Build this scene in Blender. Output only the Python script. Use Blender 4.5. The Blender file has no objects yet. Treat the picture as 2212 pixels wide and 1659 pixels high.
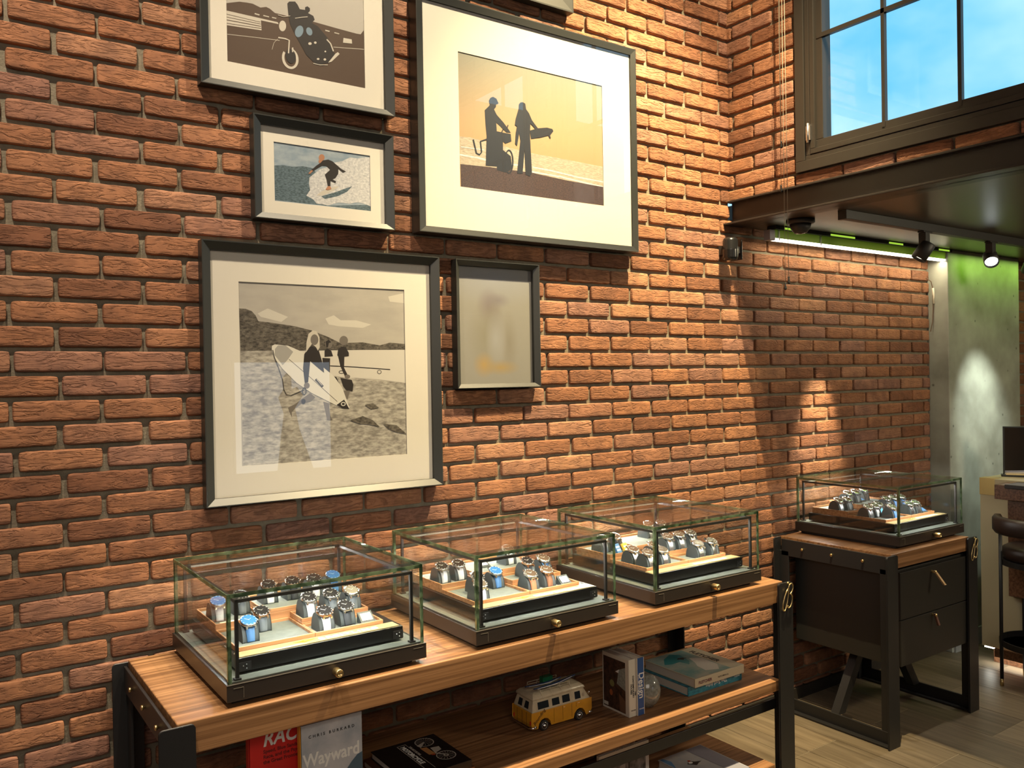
import bpy, bmesh, math, random
import numpy as np
from mathutils import Matrix, Vector, noise

S = bpy.context.scene
COL = S.collection
PI = math.pi
# ------------------------------------------------------------------ camera
W_PX, F_PX = 2212.0, 1829.3
cam_d = bpy.data.cameras.new('camera')
cam = bpy.data.objects.new('camera', cam_d); COL.objects.link(cam)
cam_d.sensor_width = 36.0; cam_d.sensor_fit = 'HORIZONTAL'; cam_d.lens = F_PX / W_PX * 36.0
cam_d.clip_start = 0.05; cam_d.clip_end = 100
R_ = Vector((0.820653, -0.571177, -0.016881)); U_ = Vector((0.018423, -0.00308, 0.999826)); F_ = Vector((0.57113, 0.820821, -0.007995))
m = Matrix((R_, U_, -F_)).transposed().to_4x4(); m.translation = Vector((0, -2.6297, 1.605))
cam.matrix_world = m
S.camera = cam
# ------------------------------------------------------------------ colour management
S.view_settings.view_transform = 'Standard'; S.view_settings.look = 'None'
S.view_settings.exposure = 0.0; S.view_settings.gamma = 1.0
S.view_settings.use_curve_mapping = False
try:
    S.cycles.transparent_max_bounces = 40; S.cycles.max_bounces = 8
    S.cycles.sample_clamp_indirect = 6.0; S.cycles.use_denoising = True
    S.cycles.caustics_reflective = False; S.cycles.caustics_refractive = False
except Exception: pass
# ------------------------------------------------------------------ sky outside the windows
w = bpy.data.worlds.new('sky'); S.world = w; w.use_nodes = True
nt = w.node_tree; nt.nodes.clear()
def N(nt, t): return nt.nodes.new(t)
tc = N(nt, 'ShaderNodeTexCoord'); mp = N(nt, 'ShaderNodeMapping'); mp.inputs['Scale'].default_value = (1, 1, 1.6)
no = N(nt, 'ShaderNodeTexNoise'); no.inputs['Scale'].default_value = 3.2; no.inputs['Detail'].default_value = 5; no.inputs['Roughness'].default_value = .5
cr = N(nt, 'ShaderNodeValToRGB')
e = cr.color_ramp.elements; e[0].position = .36; e[0].color = (.16, .56, .93, 1); e[1].position = .66; e[1].color = (.80, .93, .99, 1)
k = e.new(.5); k.color = (.42, .76, .97, 1)
bg = N(nt, 'ShaderNodeBackground'); bg.inputs['Strength'].default_value = 1.3
ou = N(nt, 'ShaderNodeOutputWorld')
L = nt.links.new
L(tc.outputs['Generated'], mp.inputs[0]); L(mp.outputs[0], no.inputs['Vector']); L(no.outputs['Fac'], cr.inputs[0]); L(cr.outputs[0], bg.inputs[0]); L(bg.outputs[0], ou.inputs[0])
# ------------------------------------------------------------------ lights of the shop
def aim(o, loc, tgt):
    o.location = loc; d = Vector(tgt) - Vector(loc); o.rotation_euler = d.to_track_quat('-Z', 'Y').to_euler()
def spot(name, loc, tgt, power, col, ang, blend=.5, size=.02):
    l = bpy.data.lights.new(name, 'SPOT'); l.energy = power; l.color = col; l.spot_size = math.radians(ang); l.spot_blend = blend; l.shadow_soft_size = size
    o = bpy.data.objects.new(name, l); COL.objects.link(o); aim(o, loc, tgt); return o
def area(name, loc, tgt, power, col, sx, sy, spread=180):
    l = bpy.data.lights.new(name, 'AREA'); l.shape = 'RECTANGLE'; l.size = sx; l.size_y = sy; l.energy = power; l.color = col; l.spread = math.radians(spread)
    o = bpy.data.objects.new(name, l); COL.objects.link(o); aim(o, loc, tgt); return o
spot('ceiling_spot_centre', (2.55, -1.05, 4.3), (2.25, 0, 1.25), 1500, (1, .79, .44), 62, .85, .012)
spot('ceiling_spot_middle', (1.50, -1.10, 4.3), (1.35, 0, 1.4), 430, (1, .83, .58), 62, .95, .012)
spot('ceiling_spot_left', (-.15, -1.15, 4.3), (.25, 0, 1.5), 400, (1, .82, .62), 74, .95, .02)
spot('ceiling_spot_right', (2.3, -1.3, 4.3), (3.1, -.25, 2.9), 340, (1, .80, .50), 56, .9, .02)
spot('ceiling_spot_table', (.75, -.80, 4.3), (.75, -.45, .8), 420, (1, .88, .66), 26, .8, .03)
area('room_fill', (-.9, -4.5, 2.9), (1.3, 0, 1.2), 50, (1, .86, .74), 3.0, 2.0)  # unseen fill panel behind the camera, added to lift the shadows
# spots and coves under the mezzanine
spot('track_beam_brick', (3.74, -.34, 2.10), (3.70, 0, 1.15), 230, (1, .82, .52), 30, 1, .015)
spot('track_beam_floor', (4.30, -.62, 2.08), (3.7, -1.5, 0), 60, (1, .90, .72), 80, .9, .02)
spot('track_beam_column', (4.95, -.60, 2.1), (5.12, -.1, 1.25), 95, (.90, 1, .86), 46, 1, .02)
area('green_cove', (5.25, -.20, 2.26), (5.25, -.13, 1.6), 1.7, (.45, 1, .06), .9, .05)
area('mezzanine_wash', (4.7, -2.7, 2.26), (4.1, 0, 1.0), 52, (1, .84, .58), .5, .3)
area('linear_glow', (4.03, -.085, 2.218), (4.03, -.02, 1.2), 5, (1, .85, .55), 1.5, .03)
# ------------------------------------------------------------------ materials
MATS = {}
def pm(name, col, rough=.5, metal=0, spec=None, coat=0, bump=None, var=None, emis=None):
    """principled material; bump=(scale, strength[, stretch]); var=(scale, colour2, stretch)"""
    if name in MATS: return MATS[name]
    m = bpy.data.materials.new(name); m.use_nodes = True; t = m.node_tree; b = t.nodes['Principled BSDF']
    b.inputs['Base Color'].default_value = (*col, 1); b.inputs['Roughness'].default_value = rough; b.inputs['Metallic'].default_value = metal
    if spec is not None: b.inputs['Specular IOR Level'].default_value = spec
    if coat: b.inputs['Coat Weight'].default_value = coat; b.inputs['Coat Roughness'].default_value = .1
    if emis: b.inputs['Emission Color'].default_value = (*emis[0], 1); b.inputs['Emission Strength'].default_value = emis[1]
    tc = t.nodes.new('ShaderNodeTexCoord')
    if var:
        mp = t.nodes.new('ShaderNodeMapping'); mp.inputs['Scale'].default_value = var[2]
        n = t.nodes.new('ShaderNodeTexNoise'); n.inputs['Scale'].default_value = var[0]; n.inputs['Detail'].default_value = 6; n.inputs['Roughness'].default_value = .6
        r = t.nodes.new('ShaderNodeValToRGB'); r.color_ramp.elements[0].position = .35; r.color_ramp.elements[1].position = .65
        r.color_ramp.elements[0].color = (*col, 1); r.color_ramp.elements[1].color = (*var[1], 1)
        t.links.new(tc.outputs['Object'], mp.inputs[0]); t.links.new(mp.outputs[0], n.inputs['Vector']); t.links.new(n.outputs['Fac'], r.inputs[0]); t.links.new(r.outputs[0], b.inputs['Base Color'])
    if bump:
        mp = t.nodes.new('ShaderNodeMapping'); mp.inputs['Scale'].default_value = bump[2] if len(bump) > 2 else (1, 1, 1)
        n = t.nodes.new('ShaderNodeTexNoise'); n.inputs['Scale'].default_value = bump[0]; n.inputs['Detail'].default_value = 5
        bp = t.nodes.new('ShaderNodeBump'); bp.inputs['Strength'].default_value = bump[1]; bp.inputs['Distance'].default_value = .002
        t.links.new(tc.outputs['Object'], mp.inputs[0]); t.links.new(mp.outputs[0], n.inputs['Vector']); t.links.new(n.outputs['Fac'], bp.inputs['Height']); t.links.new(bp.outputs[0], b.inputs['Normal'])
    MATS[name] = m; return m
def em(name, col, s):
    if name in MATS: return MATS[name]
    m = bpy.data.materials.new(name); m.use_nodes = True; t = m.node_tree; t.nodes.clear()
    e = t.nodes.new('ShaderNodeEmission'); e.inputs[0].default_value = (*col, 1); e.inputs[1].default_value = s
    o = t.nodes.new('ShaderNodeOutputMaterial'); t.links.new(e.outputs[0], o.inputs[0]); MATS[name] = m; return m
def glass_mat(name, tint=(1, 1, 1), ior=1.5):
    m = bpy.data.materials.new(name); m.use_nodes = True; t = m.node_tree; t.nodes.clear()
    f = t.nodes.new('ShaderNodeFresnel'); ge = t.nodes.new('ShaderNodeNewGeometry'); mr = t.nodes.new('ShaderNodeMapRange')
    mr.inputs[3].default_value = ior; mr.inputs[4].default_value = 1 / ior          # same reflectance on both faces of the sheet
    t.links.new(ge.outputs['Backfacing'], mr.inputs[0]); t.links.new(mr.outputs[0], f.inputs[0])
    a = t.nodes.new('ShaderNodeBsdfTransparent'); a.inputs[0].default_value = (*tint, 1)
    g = t.nodes.new('ShaderNodeBsdfGlossy'); g.inputs['Roughness'].default_value = 0.0
    x = t.nodes.new('ShaderNodeMixShader'); o = t.nodes.new('ShaderNodeOutputMaterial')
    t.links.new(f.outputs[0], x.inputs[0]); t.links.new(a.outputs[0], x.inputs[1]); t.links.new(g.outputs[0], x.inputs[2]); t.links.new(x.outputs[0], o.inputs[0])
    MATS[name] = m; return m
def edge_glass():
    m = bpy.data.materials.new('green_glass_edge'); m.use_nodes = True; t = m.node_tree; t.nodes.clear()
    tc = t.nodes.new('ShaderNodeTexCoord'); mp = t.nodes.new('ShaderNodeMapping'); mp.inputs['Scale'].default_value = (30, 30, 30)
    n = t.nodes.new('ShaderNodeTexNoise'); n.inputs['Scale'].default_value = 1.2; n.inputs['Detail'].default_value = 3
    r = t.nodes.new('ShaderNodeValToRGB'); r.color_ramp.elements[0].position = .4; r.color_ramp.elements[0].color = (.035, .07, .04, 1); r.color_ramp.elements[1].position = .62; r.color_ramp.elements[1].color = (.26, .38, .23, 1)
    d = t.nodes.new('ShaderNodeBsdfDiffuse'); tr = t.nodes.new('ShaderNodeBsdfTransparent'); tr.inputs[0].default_value = (.62, .80, .62, 1)
    g = t.nodes.new('ShaderNodeBsdfGlossy'); g.inputs['Roughness'].default_value = .08; g.inputs[0].default_value = (.85, 1, .85, 1)
    x = t.nodes.new('ShaderNodeMixShader'); x.inputs[0].default_value = .45; y = t.nodes.new('ShaderNodeMixShader'); y.inputs[0].default_value = .22
    o = t.nodes.new('ShaderNodeOutputMaterial'); l = t.links.new
    l(tc.outputs['Object'], mp.inputs[0]); l(mp.outputs[0], n.inputs['Vector']); l(n.outputs['Fac'], r.inputs[0]); l(r.outputs[0], d.inputs[0])
    l(d.outputs[0], x.inputs[1]); l(tr.outputs[0], x.inputs[2]); l(x.outputs[0], y.inputs[1]); l(g.outputs[0], y.inputs[2]); l(y.outputs[0], o.inputs[0])
    MATS['edge'] = m; return m
def brick_mat():
    m = bpy.data.materials.new('tumbled_brick'); m.use_nodes = True; t = m.node_tree; b = t.nodes['Principled BSDF']; l = t.links.new
    b.inputs['Roughness'].default_value = .82; b.inputs['Specular IOR Level'].default_value = .25
    tc = t.nodes.new('ShaderNodeTexCoord'); geo = t.nodes.new('ShaderNodeNewGeometry')
    # colour: each brick its own tone, blotches, pale rubbed marks
    r1 = t.nodes.new('ShaderNodeValToRGB'); E = r1.color_ramp.elements
    E[0].position = 0; E[0].color = (.19, .082, .046, 1); E[1].position = 1; E[1].color = (.40, .20, .108, 1)
    k = E.new(.3); k.color = (.29, .128, .066, 1); k = E.new(.65); k.color = (.35, .162, .084, 1); k = E.new(.85); k.color = (.27, .135, .095, 1)
    l(geo.outputs['Random Per Island'], r1.inputs[0])
    n1 = t.nodes.new('ShaderNodeTexNoise'); n1.inputs['Scale'].default_value = 14; n1.inputs['Detail'].default_value = 6; n1.inputs['Roughness'].default_value = .65
    l(tc.outputs['Object'], n1.inputs['Vector'])
    r2 = t.nodes.new('ShaderNodeValToRGB'); r2.color_ramp.elements[0].position = .38; r2.color_ramp.elements[0].color = (.62, .62, .66, 1); r2.color_ramp.elements[1].position = .66; r2.color_ramp.elements[1].color = (1.15, 1.12, 1.05, 1)
    l(n1.outputs['Fac'], r2.inputs[0])
    mx = t.nodes.new('ShaderNodeMix'); mx.data_type = 'RGBA'; mx.blend_type = 'MULTIPLY'; mx.inputs[0].default_value = .8
    l(r1.outputs[0], mx.inputs[6]); l(r2.outputs[0], mx.inputs[7]); l(mx.outputs[2], b.inputs['Base Color'])
    # creases: folded clay running along the brick
    mp = t.nodes.new('ShaderNodeMapping'); mp.inputs['Scale'].default_value = (13, 13, 58)
    n2 = t.nodes.new('ShaderNodeTexNoise'); n2.inputs['Scale'].default_value = 1.0; n2.inputs['Detail'].default_value = 7; n2.inputs['Distortion'].default_value = 2.6; n2.inputs['Roughness'].default_value = .55
    l(tc.outputs['Object'], mp.inputs[0]); l(mp.outputs[0], n2.inputs['Vector'])
    n3 = t.nodes.new('ShaderNodeTexNoise'); n3.inputs['Scale'].default_value = 260; n3.inputs['Detail'].default_value = 3; l(tc.outputs['Object'], n3.inputs['Vector'])
    ad = t.nodes.new('ShaderNodeMath'); ad.operation = 'MULTIPLY_ADD'; ad.inputs[1].default_value = .10; l(n3.outputs['Fac'], ad.inputs[0]); l(n2.outputs['Fac'], ad.inputs[2])
    rp = t.nodes.new('ShaderNodeValToRGB'); rp.color_ramp.interpolation = 'EASE'; rp.color_ramp.elements[0].position = .34; rp.color_ramp.elements[1].position = .60
    l(ad.outputs[0], rp.inputs[0])
    bp = t.nodes.new('ShaderNodeBump'); bp.inputs['Strength'].default_value = 1.0; bp.inputs['Distance'].default_value = .0036
    l(rp.outputs[0], bp.inputs['Height']); l(bp.outputs[0], b.inputs['Normal']); return m
def wood_mat(name, dark, mid, light, sc=1.0):
    m = bpy.data.materials.new(name); m.use_nodes = True; t = m.node_tree; b = t.nodes['Principled BSDF']; l = t.links.new
    b.inputs['Roughness'].default_value = .42; b.inputs['Specular IOR Level'].default_value = .4
    tc = t.nodes.new('ShaderNodeTexCoord'); mp = t.nodes.new('ShaderNodeMapping'); mp.inputs['Scale'].default_value = (1.1 * sc, 85 * sc, 85 * sc)
    n = t.nodes.new('ShaderNodeTexNoise'); n.inputs['Scale'].default_value = 1; n.inputs['Detail'].default_value = 4; n.inputs['Distortion'].default_value = .25
    mp2 = t.nodes.new('ShaderNodeMapping'); mp2.inputs['Scale'].default_value = (6 * sc, 420 * sc, 420 * sc)
    n2 = t.nodes.new('ShaderNodeTexNoise'); n2.inputs['Scale'].default_value = 1; n2.inputs['Detail'].default_value = 2
    r = t.nodes.new('ShaderNodeValToRGB'); E = r.color_ramp.elements
    E[0].position = .33; E[0].color = (*dark, 1); E[1].position = .68; E[1].color = (*light, 1); k = E.new(.5); k.color = (*mid, 1)
    ma = t.nodes.new('ShaderNodeMath'); ma.operation = 'MULTIPLY_ADD'; ma.inputs[1].default_value = .22
    su = t.nodes.new('ShaderNodeMath'); su.operation = 'SUBTRACT'; su.inputs[1].default_value = .11
    l(tc.outputs['Object'], mp.inputs[0]); l(mp.outputs[0], n.inputs['Vector']); l(tc.outputs['Object'], mp2.inputs[0]); l(mp2.outputs[0], n2.inputs['Vector'])
    l(n2.outputs['Fac'], ma.inputs[0]); l(n.outputs['Fac'], ma.inputs[2]); l(ma.outputs[0], su.inputs[0]); l(su.outputs[0], r.inputs[0]); l(r.outputs[0], b.inputs['Base Color'])
    bp = t.nodes.new('ShaderNodeBump'); bp.inputs['Strength'].default_value = .15; bp.inputs['Distance'].default_value = .001; l(n2.outputs['Fac'], bp.inputs['Height']); l(bp.outputs[0], b.inputs['Normal'])
    MATS[name] = m; return m
def grad_mat(name, z0, z1, c0, c1, mid=None, axis=2):
    """printed picture: colour runs from c0 at z0 to c1 at z1"""
    m = bpy.data.materials.new(name); m.use_nodes = True; t = m.node_tree; b = t.nodes['Principled BSDF']; l = t.links.new
    b.inputs['Roughness'].default_value = .6
    tc = t.nodes.new('ShaderNodeTexCoord'); sp = t.nodes.new('ShaderNodeSeparateXYZ'); mr = t.nodes.new('ShaderNodeMapRange'); mr.inputs[1].default_value = z0; mr.inputs[2].default_value = z1
    r = t.nodes.new('ShaderNodeValToRGB'); r.color_ramp.elements[0].color = (*c0, 1); r.color_ramp.elements[1].color = (*c1, 1)
    if mid: k = r.color_ramp.elements.new(mid[0]); k.color = (*mid[1], 1)
    l(tc.outputs['Object'], sp.inputs[0]); l(sp.outputs[axis], mr.inputs[0]); l(mr.outputs[0], r.inputs[0]); l(r.outputs[0], b.inputs['Base Color']); MATS[name] = m; return m
BRICK = brick_mat()
MORTAR = pm('mortar', (.20, .175, .125), .95, bump=(180, .9), var=(30, (.15, .13, .09), (1, 1, 1)))
WOOD = wood_mat('striped_walnut', (.13, .060, .024), (.24, .118, .050), (.35, .185, .085))
WALNUT = wood_mat('tray_walnut', (.30, .135, .055), (.42, .20, .085), (.50, .26, .12), 1.0)
BLACK = pm('black_steel', (.012, .012, .013), .42, .0, bump=(900, .12))
BLACKP = pm('black_powder_coat', (.018, .017, .016), .5, bump=(1200, .15))
FRAMEM = pm('frame_lacquer', (.020, .021, .019), .40)
BRASS = pm('brushed_brass', (.72, .53, .24), .32, 1.0)
CHROME = pm('polished_steel', (.82, .82, .84), .16, 1.0)
STEEL = pm('satin_steel', (.62, .62, .63), .3, 1.0)
SUEDE = pm('grey_suede', (.105, .125, .118), .95, bump=(500, .3), var=(40, (.135, .155, .145), (1, 1, 1)))
CUSH = pm('charcoal_cushion', (.048, .058, .058), .7, bump=(700, .2))
GLASS = glass_mat('clear_glass', (.975, .99, .98), 1.5)
PGLASS = glass_mat('picture_glass', (1, 1, 1), 1.75)
WGLASS = glass_mat('window_glass', (.98, 1, 1), 1.45)
EDGE = edge_glass()
MATW = pm('mat_board', (.74, .70, .60), .85, bump=(300, .05))
PLASTIC = pm('black_plastic', (.010, .010, .011), .22)
CHAR = pm('charcoal_lacquer', (.016, .015, .013), .45, bump=(900, .1))
# ------------------------------------------------------------------ mesh builder
class MB:
    def __init__(s): s.v = []; s.f = []; s.mi = []; s.sm = []; s.mats = []
    def mid(s, m):
        if m not in s.mats: s.mats.append(m)
        return s.mats.index(m)
    def add(s, vs, fs, m, smooth=False, M=None):
        o = len(s.v); i = s.mid(m)
        s.v += [tuple(M @ Vector(p)) for p in vs] if M is not None else [tuple(p) for p in vs]
        for f in fs: s.f.append([o + a for a in f]); s.mi.append(i); s.sm.append(smooth)
        return s
    def box(s, a, b, m, M=None):
        x0, y0, z0 = [min(p, q) for p, q in zip(a, b)]; x1, y1, z1 = [max(p, q) for p, q in zip(a, b)]
        vs = [(x0, y0, z0), (x1, y0, z0), (x1, y1, z0), (x0, y1, z0), (x0, y0, z1), (x1, y0, z1), (x1, y1, z1), (x0, y1, z1)]
        return s.add(vs, [(0, 3, 2, 1), (4, 5, 6, 7), (0, 1, 5, 4), (1, 2, 6, 5), (2, 3, 7, 6), (3, 0, 4, 7)], m, False, M)
    def prism(s, poly, ax, a, b, m, M=None, smooth=False):
        """poly in the two axes other than ax, extruded from a to b along ax"""
        n = len(poly)
        def P(p, h): return (h, p[0], p[1]) if ax == 0 else ((p[0], h, p[1]) if ax == 1 else (p[0], p[1], h))
        vs = [P(p, a) for p in poly] + [P(p, b) for p in poly]
        i = len(s.v)
        s.add(vs, [tuple(range(n)), tuple(range(2 * n - 1, n - 1, -1))], m, False, M)
        s.v = s.v[:i] + s.v[i:]
        mi = s.mid(m)
        for k in range(n):
            q = (k + 1) % n; s.f.append([i + k, i + q, i + n + q, i + n + k]); s.mi.append(mi); s.sm.append(smooth)
        return s
    def tube(s, pts, r, m, n=8, closed=False, M=None, caps=True):
        pts = [Vector(p) for p in pts]; k = len(pts); rs = r if isinstance(r, (list, tuple)) else [r] * k
        vs = []; up = None
        for i, p in enumerate(pts):
            a = pts[(i - 1) % k] if (i or closed) else p; b = pts[(i + 1) % k] if (i < k - 1 or closed) else p
            t = (b - a).normalized()
            if up is None: up = Vector((0, 0, 1)) if abs(t.z) < .9 else Vector((0, 1, 0))
            x = t.cross(up).normalized(); up = x.cross(t).normalized()
            for j in range(n):
                an = 2 * PI * j / n; vs.append(p + x * (math.cos(an) * rs[i]) + up * (math.sin(an) * rs[i]))
        fs = []
        for i in range(k if closed else k - 1):
            a = i * n; b = ((i + 1) % k) * n
            for j in range(n): q = (j + 1) % n; fs.append((a + j, a + q, b + q, b + j))
        s.add(vs, fs, m, True, M)
        if caps and not closed:
            o = len(s.v) - len(vs); mi = s.mid(m)
            s.f.append([o + j for j in range(n)][::-1]); s.mi.append(mi); s.sm.append(False)
            s.f.append([o + (k - 1) * n + j for j in range(n)]); s.mi.append(mi); s.sm.append(False)
        return s
    def lathe(s, prof, m, n=24, M=None, smooth=True):
        """prof: (radius, height) pairs turned about z"""
        vs = []; fs = []; k = len(prof)
        for r, z in prof:
            for j in range(n): a = 2 * PI * j / n; vs.append((r * math.cos(a), r * math.sin(a), z))
        for i in range(k - 1):
            for j in range(n): q = (j + 1) % n; fs.append((i * n + j, i * n + q, (i + 1) * n + q, (i + 1) * n + j))
        if prof[0][0] > 1e-5: fs.append(tuple(range(n))[::-1])
        if prof[-1][0] > 1e-5: fs.append(tuple((k - 1) * n + j for j in range(n)))
        return s.add(vs, fs, m, smooth, M)
    def poly(s, pts, m, M=None): return s.add(pts, [tuple(range(len(pts)))], m, False, M)
    def make(s, name, parent=None, bev=0, seg=2, loc=None, rot=None, **tags):
        me = bpy.data.meshes.new(name); me.from_pydata([tuple(p) for p in s.v], [], s.f)
        for m in s.mats: me.materials.append(m)
        me.polygons.foreach_set('material_index', s.mi); me.polygons.foreach_set('use_smooth', s.sm); me.update()
        o = bpy.data.objects.new(name, me); COL.objects.link(o)
        if parent is not None: o.parent = parent
        if loc: o.location = loc
        if rot: o.rotation_euler = rot
        if bev:
            b = o.modifiers.new('bevel', 'BEVEL'); b.width = bev; b.segments = seg; b.limit_method = 'ANGLE'; b.angle_limit = math.radians(50)
        for a, b in tags.items(): o[a] = b
        return o
def thing(name, label, cat, loc=(0, 0, 0), rz=0, group=None):
    o = bpy.data.objects.new(name, None); COL.objects.link(o); o.location = loc; o.rotation_euler = (0, 0, rz); o.empty_display_size = .05
    o['label'] = label; o['category'] = cat
    if group: o['group'] = group
    return o
def tag(o, label, cat, group=None):
    o['label'] = label; o['category'] = cat
    if group: o['group'] = group
    return o
def dup(root, loc, rz=None, label=None, group=None):
    r = root.copy(); COL.objects.link(r); r.location = loc
    if rz is not None: r.rotation_euler = (0, 0, rz)
    if label: r['label'] = label
    if group: r['group'] = group
    for ch in root.children:
        c = ch.copy(); COL.objects.link(c); c.parent = r
        for g in ch.children:
            d = g.copy(); COL.objects.link(d); d.parent = c
    return r
def text(body, size, M, mat, parent=None, name='lettering', ext=.0003, off=0, shear=0, align='LEFT', space=1.0, xs=1.0):
    c = bpy.data.curves.new(name, 'FONT'); c.body = body; c.size = size; c.extrude = ext; c.offset = off; c.shear = shear; c.align_x = align; c.space_character = space; c.resolution_u = 3
    c.materials.append(mat); o = bpy.data.objects.new(name, c); COL.objects.link(o)
    dg = bpy.context.evaluated_depsgraph_get(); me = bpy.data.meshes.new_from_object(o.evaluated_get(dg)); bpy.data.objects.remove(o)
    me.materials.clear(); me.materials.append(mat); o = bpy.data.objects.new(name, me); COL.objects.link(o)
    if parent is not None: o.parent = parent
    o.matrix_basis = M @ Matrix.Diagonal((xs, 1, 1, 1)); return o
def MX(loc, xa, ya):
    """frame with local x along xa, local y along ya"""
    x = Vector(xa).normalized(); y = Vector(ya).normalized(); z = x.cross(y)
    m = Matrix((x, y, z)).transposed().to_4x4(); m.translation = Vector(loc); return m
def rect_poly(x0, x1, z0, z1, r, top=True, n=5):
    """upright plate outline with rounded top corners"""
    p = [(x0, z0), (x1, z0)]
    for k in range(n + 1): a = PI / 2 * k / n; p.append((x1 - r + r * math.cos(a), z1 - r + r * math.sin(a)))
    for k in range(n + 1): a = PI / 2 + PI / 2 * k / n; p.append((x0 + r + r * math.cos(a), z1 - r + r * math.sin(a)))
    return p
def struct(o): o['kind'] = 'structure'; return o
# ------------------------------------------------------------------ brick walls
CH, CP, Z0 = .068, .225, .0037            # course height, brick pitch, first joint
def brick_wall(name, regions, holes=(), depth=.013, off=(.42, .311), seed=1, M=None, back=.09):
    """regions: (u0,u1,v0,v1) in the wall plane; holes the same. One mesh: recessed mortar bed and every brick with its folded, worn face."""
    rnd = random.Random(seed); V = []; F = []; MI = []; nv = 0
    NU, NW = 22, 8
    us = np.array([-.004, 0, .007, .02] + [(.02 + .96 * i / (NU - 5)) for i in range(1, NU - 5)] + [.98, .993, 1, 1.004]); ws = np.array([-.015, 0, .03, .085, .25, .5, .75, .915, .97, 1, 1.015])
    nu, nw = len(us), len(ws)
    base = np.array([[i * nw + j, (i + 1) * nw + j, (i + 1) * nw + j + 1, i * nw + j + 1] for i in range(nu - 1) for j in range(nw - 1)])
    for (a, b, c, d) in regions:
        k0 = int(math.floor((c - Z0) / CH)); k1 = int(math.ceil((d - Z0) / CH))
        for k in range(k0, k1):
            v0 = max(c, Z0 + k * CH + .0064 + rnd.uniform(-.0008, .0008)); v1 = min(d, Z0 + (k + 1) * CH - .0064)
            if v1 - v0 < .006: continue
            o = off[k % 2] + rnd.uniform(-.006, .006)
            n0 = int(math.floor((a - o) / CP)) - 1; n1 = int(math.ceil((b - o) / CP)) + 1
            for n in range(n0, n1):
                j = .0058 + rnd.uniform(-.0015, .0025)
                p0 = max(a, o + n * CP + j + rnd.uniform(-.003, .003)); p1 = min(b, o + (n + 1) * CP - j + rnd.uniform(-.003, .003))
                if p1 - p0 < .012: continue
                segs = [(p0, p1, v0, v1)]
                for (ha, hb, hc, hd) in holes:
                    ns = []
                    for (q0, q1, r0, r1) in segs:
                        if q1 <= ha or q0 >= hb or r1 <= hc or r0 >= hd: ns.append((q0, q1, r0, r1)); continue
                        if q0 < ha: ns.append((q0, ha, r0, r1))
                        if q1 > hb: ns.append((hb, q1, r0, r1))
                        if r0 < hc - .004: ns.append((max(q0, ha), min(q1, hb), r0, hc))
                        if r1 > hd + .004: ns.append((max(q0, ha), min(q1, hb), hd, r1))
                    segs = ns
                for (q0, q1, r0, r1) in segs:
                    if q1 - q0 < .01 or r1 - r0 < .004: continue
                    Lu = q1 - q0; Lv = r1 - r0; s1, s2, s3 = rnd.uniform(0, 99), rnd.uniform(0, 99), rnd.uniform(0, 99)
                    tu, tv, th = rnd.uniform(-.003, .003), rnd.uniform(-.025, .02), rnd.uniform(-.002, .0025)
                    U = np.repeat(us, nw); W = np.tile(ws, nu)
                    x = q0 + U * Lu; z = r0 + W * Lv
                    du = np.minimum(U, 1 - U) * Lu; dv = np.minimum(W, 1 - W) * Lv
                    ed = np.clip(np.minimum(du, dv), 0, .0045) / .0045; cr = np.sqrt(np.clip(1 - (1 - ed) ** 2, 0, 1))
                    h = np.empty(len(U))
                    for i in range(len(U)):
                        p = Vector((x[i] * 26 + s1, z[i] * 75 + s2, s3)); h[i] = noise.noise(p) * .0013 + noise.noise(p * 2.3) * .0005
                    y = depth * .35 * (1 - cr) * 1.0 - h * cr - th + (U - .5) * tu + (W - .5) * Lv * tv
                    rim = (np.minimum(U, 1 - U) < 0) | (np.minimum(W, 1 - W) < 0); y = np.where(rim, depth + .004, y)
                    # worn outline: rounded corners and a wavering edge
                    cu = np.clip(1 - np.clip(dv, 0, .012) / .012, 0, 1); cw = np.clip(1 - np.clip(du, 0, .012) / .012, 0, 1)
                    x = x + np.where(U < .5, 1, -1) * cu ** 2 * np.clip(1 - du / .02, 0, 1) * .0026
                    z = z + np.where(W < .5, 1, -1) * cw ** 2 * np.clip(1 - dv / .02, 0, 1) * .0022
                    wob = np.array([noise.noise(Vector((x[i] * 40 + s2, s1, W[i] * 3))) for i in range(len(U))]) * .0016
                    z = z + wob * (np.abs(W - .5) * 2)
                    V.append(np.stack([x, y, z], 1)); F.append(base + nv); MI.append(np.zeros(len(base), int)); nv += len(U)
    for (a, b, c, d) in regions:                                  # mortar bed with the openings left out
        xs = sorted({a, b, *[h for q in holes for h in q[:2] if a < h < b]}); zs = sorted({c, d, *[h for q in holes for h in q[2:] if c < h < d]})
        for i in range(len(xs) - 1):
            for j in range(len(zs) - 1):
                x0, x1, z0, z1 = xs[i], xs[i + 1], zs[j], zs[j + 1]; cx, cz = (x0 + x1) / 2, (z0 + z1) / 2
                if any(q[0] < cx < q[1] and q[2] < cz < q[3] for q in holes): continue
                vs = [(x0, depth, z0), (x1, depth, z0), (x1, depth, z1), (x0, depth, z1), (x0, back, z0), (x1, back, z0), (x1, back, z1), (x0, back, z1)]
                V.append(np.array(vs)); F.append(np.array([(0, 1, 2, 3), (5, 4, 7, 6), (0, 4, 5, 1), (1, 5, 6, 2), (2, 6, 7, 3), (3, 7, 4, 0)]) + nv); MI.append(np.ones(6, int)); nv += 8
    V = np.concatenate(V); F = np.concatenate(F); MI = np.concatenate(MI)
    me = bpy.data.meshes.new(name); me.vertices.add(len(V)); me.vertices.foreach_set('co', V.astype(np.float32).ravel())
    me.loops.add(len(F) * 4); me.loops.foreach_set('vertex_index', F.astype(np.int32).ravel()); me.polygons.add(len(F))
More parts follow.
